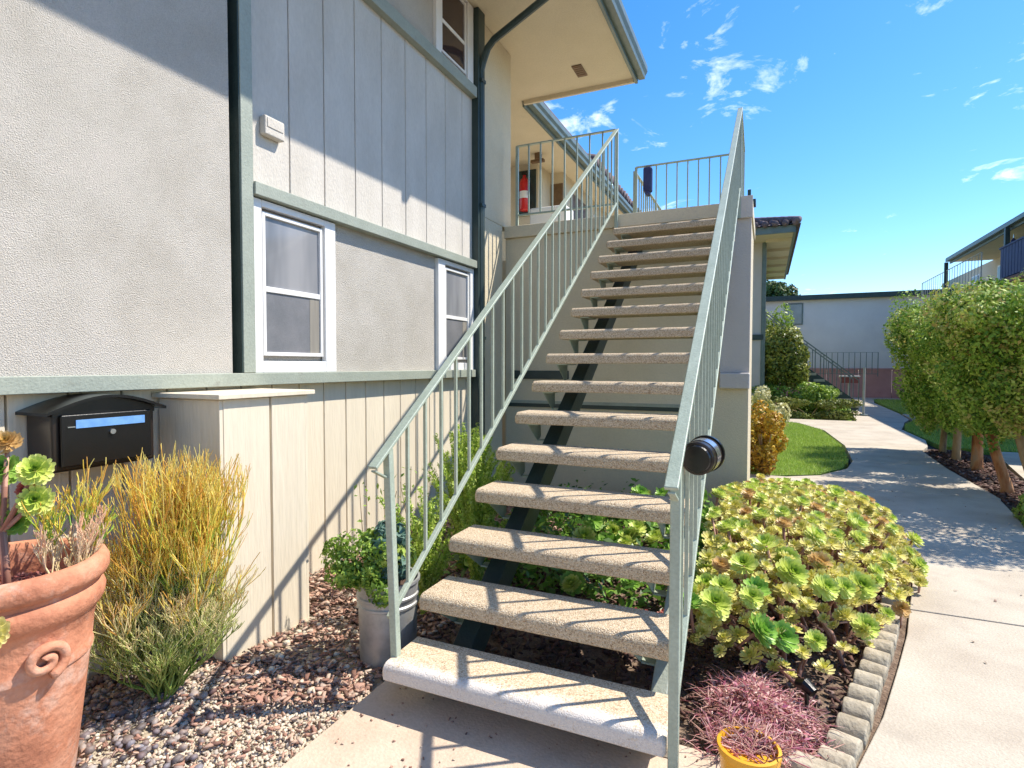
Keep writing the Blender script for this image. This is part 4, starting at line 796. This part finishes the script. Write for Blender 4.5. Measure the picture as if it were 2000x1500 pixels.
# terracotta pot with plants
PC = Vector((-2.205, .96, 0))
pot = thing('terracotta_pot', 'large terracotta pot with rolled rim and scroll ornament by the wall', 'pot', PC)
prof = [(0, -.02), (.165, -.02), (.172, .0), (.220, .40), (.226, .402), (.228, .415), (.224, .425), (.231, .50), (.240, .545), (.252, .556), (.262, .575), (.266, .60), (.260, .618), (.250, .628), (.252, .64), (.268, .648), (.277, .666), (.277, .695), (.268, .713), (.250, .720), (.236, .713), (.230, .69), (.225, .60), (.0, .60)]
MB().lathe((0, 0, 0), prof, 72).build('body', M['terra'], pot, smooth=True)
pot.children[0].data.set_sharp_from_angle(angle=math.radians(50))
def on_pot(ang, z, off=0):
    r_ = .172 + (.220 - .172) * z / .40 if z < .40 else .226 + (z - .4) * .08
    return Vector(((r_ + off) * math.cos(ang), (r_ + off) * math.sin(ang), z))
a0 = math.radians(-2); sc = []
for i in range(44):
    t_a = -1.3 + i / 43 * 9.6; rad = .056 * (1 - .86 * i / 43); sc.append(on_pot(a0 + rad * math.cos(t_a) / .22, .455 + rad * math.sin(t_a), .012))
MB().tube(sc, [.012 * (1 - .35 * i / 43) + .004 for i in range(44)], 8).build('scroll', M['terra'], pot, smooth=True)
debris('lava_rock', [(-2.205 + .222 * math.cos(a * .4), .96 + .222 * math.sin(a * .4)) for a in range(16)], 900, ICO, ICF, (.007, .015), (.7, 1), M['redrock'], .604, 'crushed red lava rock filling the terracotta pot', 'gravel', pile=.01)
ap = thing('potted_aeonium', 'small branching aeonium with five green rosettes growing in the terracotta pot', 'succulent', (0, 0, 0))
s = MB(); hub = Vector((-2.27, .99, .80)); s.tube([(-2.23, .98, .59), (-2.245, .985, .70), hub], [.014, .012, .011], 7)
for p_, r_, mk in (((-2.193, 1.05, .995), .052, 'ros_lime'), ((-2.198, 1.05, .895), .052, 'ros_lime'), ((-2.36, 1.04, .985), .055, 'ros_green'), ((-2.277, 1.03, .82), .045, 'ros_green'), ((-2.36, 1.0, .87), .055, 'ros_lime'), ((-2.36, 1.05, 1.075), .045, 'ros_amber'), ((-2.23, 1.04, .93), .03, 'ros_red')):
    q = Vector(p_); d_ = (q - hub); s.tube([hub, hub.lerp(q, .5), q], [.009, .008, .007], 6); put_rosette(ap, q, Vector((.62, -.62, .35)) + d_ * 1.5, r_, mk, R.choice((0, 1)))
s.build('stems', M['stem'], ap, smooth=True)
put_rosette(ap, (-1.925, .80, .61), (.7, -.6, .3), .05, 'ros_gold', 1)['label'] = 'yellow rosette hanging over the pot rim'
pp = thing('potted_pencil_plant', 'pale pink and orange stick plant growing in the terracotta pot', 'succulent', (0, 0, 0)); d_ = pencil(pp, (-2.10, 1.09, .60), .24, .60, 8, 21, 5, .0019); d2 = pencil(pp, (-2.18, 1.13, .60), .38, .40, 8, 33, 5, .0022)
for (mb_, nm, mk) in ((d_['low'], 'lower_sticks', 'pen_pale'), (d_['tip'], 'upper_sticks', 'pen_pale'), (d2['low'], 'lower_sticks', 'pen_pale'), (d2['tip'], 'upper_sticks', 'pen_tip')): o = mb_.build(nm, M[mk], pp, smooth=True); o['kind'] = 'stuff'

# galvanised bucket with herbs
bk = thing('metal_bucket', 'ribbed galvanised metal bucket standing in the bark by the stair post', 'bucket', (-1.60, 2.15, -.02))
pr = [(0, .0), (.126, .0), (.130, .01), (.136, .255), (.142, .26), (.142, .27), (.136, .275), (.138, .295), (.144, .30), (.144, .31), (.138, .315), (.141, .36), (.149, .365), (.149, .378), (.138, .378), (.133, .33), (0, .33)]
MB().lathe((0, 0, 0), pr, 40).build('body', M['galv'], bk, smooth=True); bk.children[0].data.set_sharp_from_angle(angle=math.radians(40))
MB().lathe((0, 0, .312), [(0, .024), (.130, .024)], 20).build('potting_soil', M['soil'], bk)
hb = thing('herb_plant', 'bright green leafy herb spilling over the metal bucket', 'plant', (-1.60, 2.15, .33))
crown(hb, (-.09, -.03, .10), (.20, .16, .15), 4600, .013, 'herb', 'foliage', 22); crown(hb, (.05, -.07, .06), (.12, .10, .13), 1700, .015, 'herb', 'foliage', 12, hue=.2)
kp = thing('kale_plant', 'blue green leafy plant in the middle of the metal bucket', 'plant', (-1.60, 2.16, .33)); crown(kp, (0, 0, .12), (.11, .11, .14), 900, .03, 'kale', 'foliage', 12)

# foxtail-like plumes behind the bucket
def plume_plant(lab, base, n, hmin, hmax, seed, mt='fern', spread=.3):
    rr = random.Random(seed); t = thing('foxtail_fern', lab, 'fern', base); PL = []; NL = []; SZ = []; s = MB()
    for i in range(n):
        a = rr.uniform(0, 6.28); h = rr.uniform(hmin, hmax); out = rr.uniform(.15, 1) * spread; pts_ = []
        for j in range(6):
            f = j / 5; pts_.append(Vector((math.cos(a) * out * f ** 1.5, math.sin(a) * out * f ** 1.5, h * f * (1 - .12 * f * f))))
        s.tube(pts_, [.004, .004, .003, .003, .002, .002], 4, cap=False)
        m_ = int(230 * h / .6)
        for _ in range(m_):
            f = rr.random() ** .8; k = min(4, int(f * 5)); c = pts_[k].lerp(pts_[k + 1], f * 5 - k); w = .022 * (1 - .75 * f) + .005; b = rr.uniform(0, 6.28)
            d = Vector((math.cos(b) * w, math.sin(b) * w, rr.uniform(.0, .012))); PL.append(tuple(c + d)); NL.append(tuple(d.normalized())); SZ.append(rr.uniform(.007, .016))
    s.build('stems', M['herb'], t); V, Fa = leafcloud(np.array(PL), np.array(NL), np.array(SZ), .30)
    o = npmesh('needles', V, Fa, M[mt], t, rnd=NP.rand(len(PL))); o['kind'] = 'stuff'; return t
plume_plant('bright green foxtail fern close behind the metal bucket', (-1.68, 2.60, -.02), 34, .45, .78, 3)
plume_plant('tall light green foxtail fern in front of the siding boards', (-1.82, 3.25, -.02), 52, .75, 1.12, 4)
plume_plant('light green foxtail fern growing beside the lower railing', (-1.58, 3.0, -.02), 40, .55, 1.0, 5, spread=.26)
plume_plant('green foxtail fern in the corner by the landing wall', (-2.05, 3.9, -.02), 22, .6, .85, 6, spread=.35)
t = thing('tall_weed', 'thin leafy weed stalks rising beside the siding behind the railing', 'plant', (-1.95, 2.5, 0)); s = MB(); PL = []; 
for k in range(9):
    x, y = R.uniform(-.12, .12), R.uniform(-.1, .4); h = R.uniform(.5, .8); s.tube([(x, y, -.02), (x + R.uniform(-.03, .03), y, h * .6), (x + R.uniform(-.06, .06), y, h)], [.003, .003, .002], 4)
    for _ in range(16): PL.append((x + R.uniform(-.05, .05), y + R.uniform(-.05, .05), h * R.uniform(.3, 1)))
s.build('stalks', M['barktan'], t); V, Fa = leafcloud(np.array(PL), np.tile([.3, -.3, 1.], (len(PL), 1)), NP.uniform(.012, .026, len(PL)), .4); o = npmesh('leaves', V, Fa, M['herb'], t, rnd=NP.rand(len(PL))); o['kind'] = 'stuff'

# yellow pot with pink trailing plant
yp = thing('yellow_pot', 'small yellow glazed pot at the foot of the garden side stair post', 'pot', (-.030, 1.80, .003))
MB().lathe((0, 0, .0), [(0, .0), (.060, .0), (.066, .01), (.084, .185), (.090, .189), (.090, .208), (.081, .21), (.076, .185), (0, .185)], 36).build('body', M['yellowpot'], yp, smooth=True); yp.children[0].data.set_sharp_from_angle(angle=math.radians(50))
pk = thing('pink_succulent', 'sprawling pink and purple stringy succulent behind the yellow pot', 'succulent', (0, 0, 0)); mb_ = MB(); mb2 = MB()
for k in range(2600):
    near = k < 300
    if near: bx_, by_ = R.gauss(-.03, .045), R.gauss(1.83, .035); z0 = .185
    else: bx_, by_ = R.gauss(-.02, .12), R.gauss(2.25, .13); z0 = max(0, .16 - abs(bx_ + .03) * .5 - abs(by_ - 2.22) * .3) * R.random()
    if bx_ < -.2 or bx_ > .22 or by_ > 2.55 or (not near and by_ < 2.0): continue
    a = R.uniform(.0, 3.3) if near else R.uniform(0, 6.28); L = R.uniform(.025, .075); c = Vector((bx_, by_, z0)); P4 = [c]; d = Vector((math.cos(a) * .8, math.sin(a) * .8, R.uniform(.3, 1.1))).normalized()
    for j in range(4):
        d = (d + Vector((R.uniform(-.4, .4), R.uniform(-.4, .4), -.22))).normalized(); c = c + d * L / 2.6; P4.append(c)
    r_ = R.uniform(.0010, .0027); (mb_ if k % 3 else mb2).tube(P4, [r_, r_ * 1.1, r_, r_ * .8, r_ * .3], 4, cap=False)
n = 2600; q_ = NP.normal(0, 1, (n, 2)) * [.12, .13] + [-.02, 2.25]; q_ = q_[(q_[:, 0] > -.2) & (q_[:, 0] < .2) & (q_[:, 1] > 2.0) & (q_[:, 1] < 2.55)]; n = len(q_)
zz = np.clip(.17 - np.abs(q_[:, 0] + .03) * .5 - np.abs(q_[:, 1] - 2.22) * .3, .01, 1) * NP.uniform(.2, 1.15, n)
V, Fa = leafcloud(np.stack([q_[:, 0], q_[:, 1], zz], 1), np.tile([0, -.2, 1.], (n, 1)), NP.uniform(.008, .018, n), .3); o = npmesh('leaves', V, Fa, M['pink'], pk, rnd=NP.rand(n)); o['kind'] = 'stuff'
o = mb_.build('strands', M['pink'], pk, smooth=True); o['kind'] = 'stuff'; o = mb2.build('pale_strands', M['stem'], pk, smooth=True); o['kind'] = 'stuff'

# concrete edging around the bed
ed = thing('bed_edging', 'scalloped concrete edging blocks curving between the succulent bed and the path', 'edging', (0, 0, 0))
ln = [Vector((.235, 2.14, 0)), Vector((.345, 2.50, 0)), Vector((.475, 2.98, 0)), Vector((.58, 3.36, 0)), Vector((.77, 4.2, 0)), Vector((.87, 4.9, 0)), Vector((.83, 5.75, 0))]
def along(P, step):
    out = []; carry = 0
    for A, B in zip(P, P[1:]):
        L = (B - A).length; d = (B - A) / L; q = carry
        while q < L: out.append((A + d * q, d)); q += step
        carry = q - L
    return out
blk = None
for p, d in along(ln, .128):
    if blk is None:
        m = MB(); n = 12; hw, th, hh = .060, .050, .045
        outl = [(-hw, -.06), (hw, -.06)] + [(hw * math.cos(math.pi * i / n), hh - .055 + .055 * math.sin(math.pi * i / n)) for i in range(n + 1)]
        q = len(outl); m.add([(a, -th, z) for a, z in outl] + [(a, th, z) for a, z in outl], [tuple(range(q)), tuple(range(q, 2 * q))[::-1]] + [(i, q + i, q + (i + 1) % q, (i + 1) % q) for i in range(q)])
        blk = m.build('edging_block', M['log'], ed, bevel=.008); o = blk
    else: o = blk.copy(); COL.objects.link(o); o.parent = ed
    o.location = p + Vector((R.uniform(-.003, .003), 0, R.uniform(-.006, .004))); o.rotation_euler = (R.uniform(-.06, .06), R.uniform(-.06, .06), math.atan2(d.y, d.x) + R.uniform(-.06, .06))
MB().box(-.13, .13, -.045, .045, -.05, .055).build('edging_block', M['log'], ed, bevel=.022, loc=(.12, 2.06, 0)).rotation_euler = (0, 0, math.radians(-14))

# garden light
gl = thing('garden_light', 'black path light on a short stake in the bed behind the edging', 'lamp', (.165, 2.40, 0))
MB().tube([(0, 0, -.03), (-.005, .02, .10)], .008, 8).build('stake', M['black'], gl); MB().tube([(-.03, .05, .10), (-.005, .02, .115), (.02, -.0, .10)], [.02, .026, .02], 12).build('head', M['black'], gl)
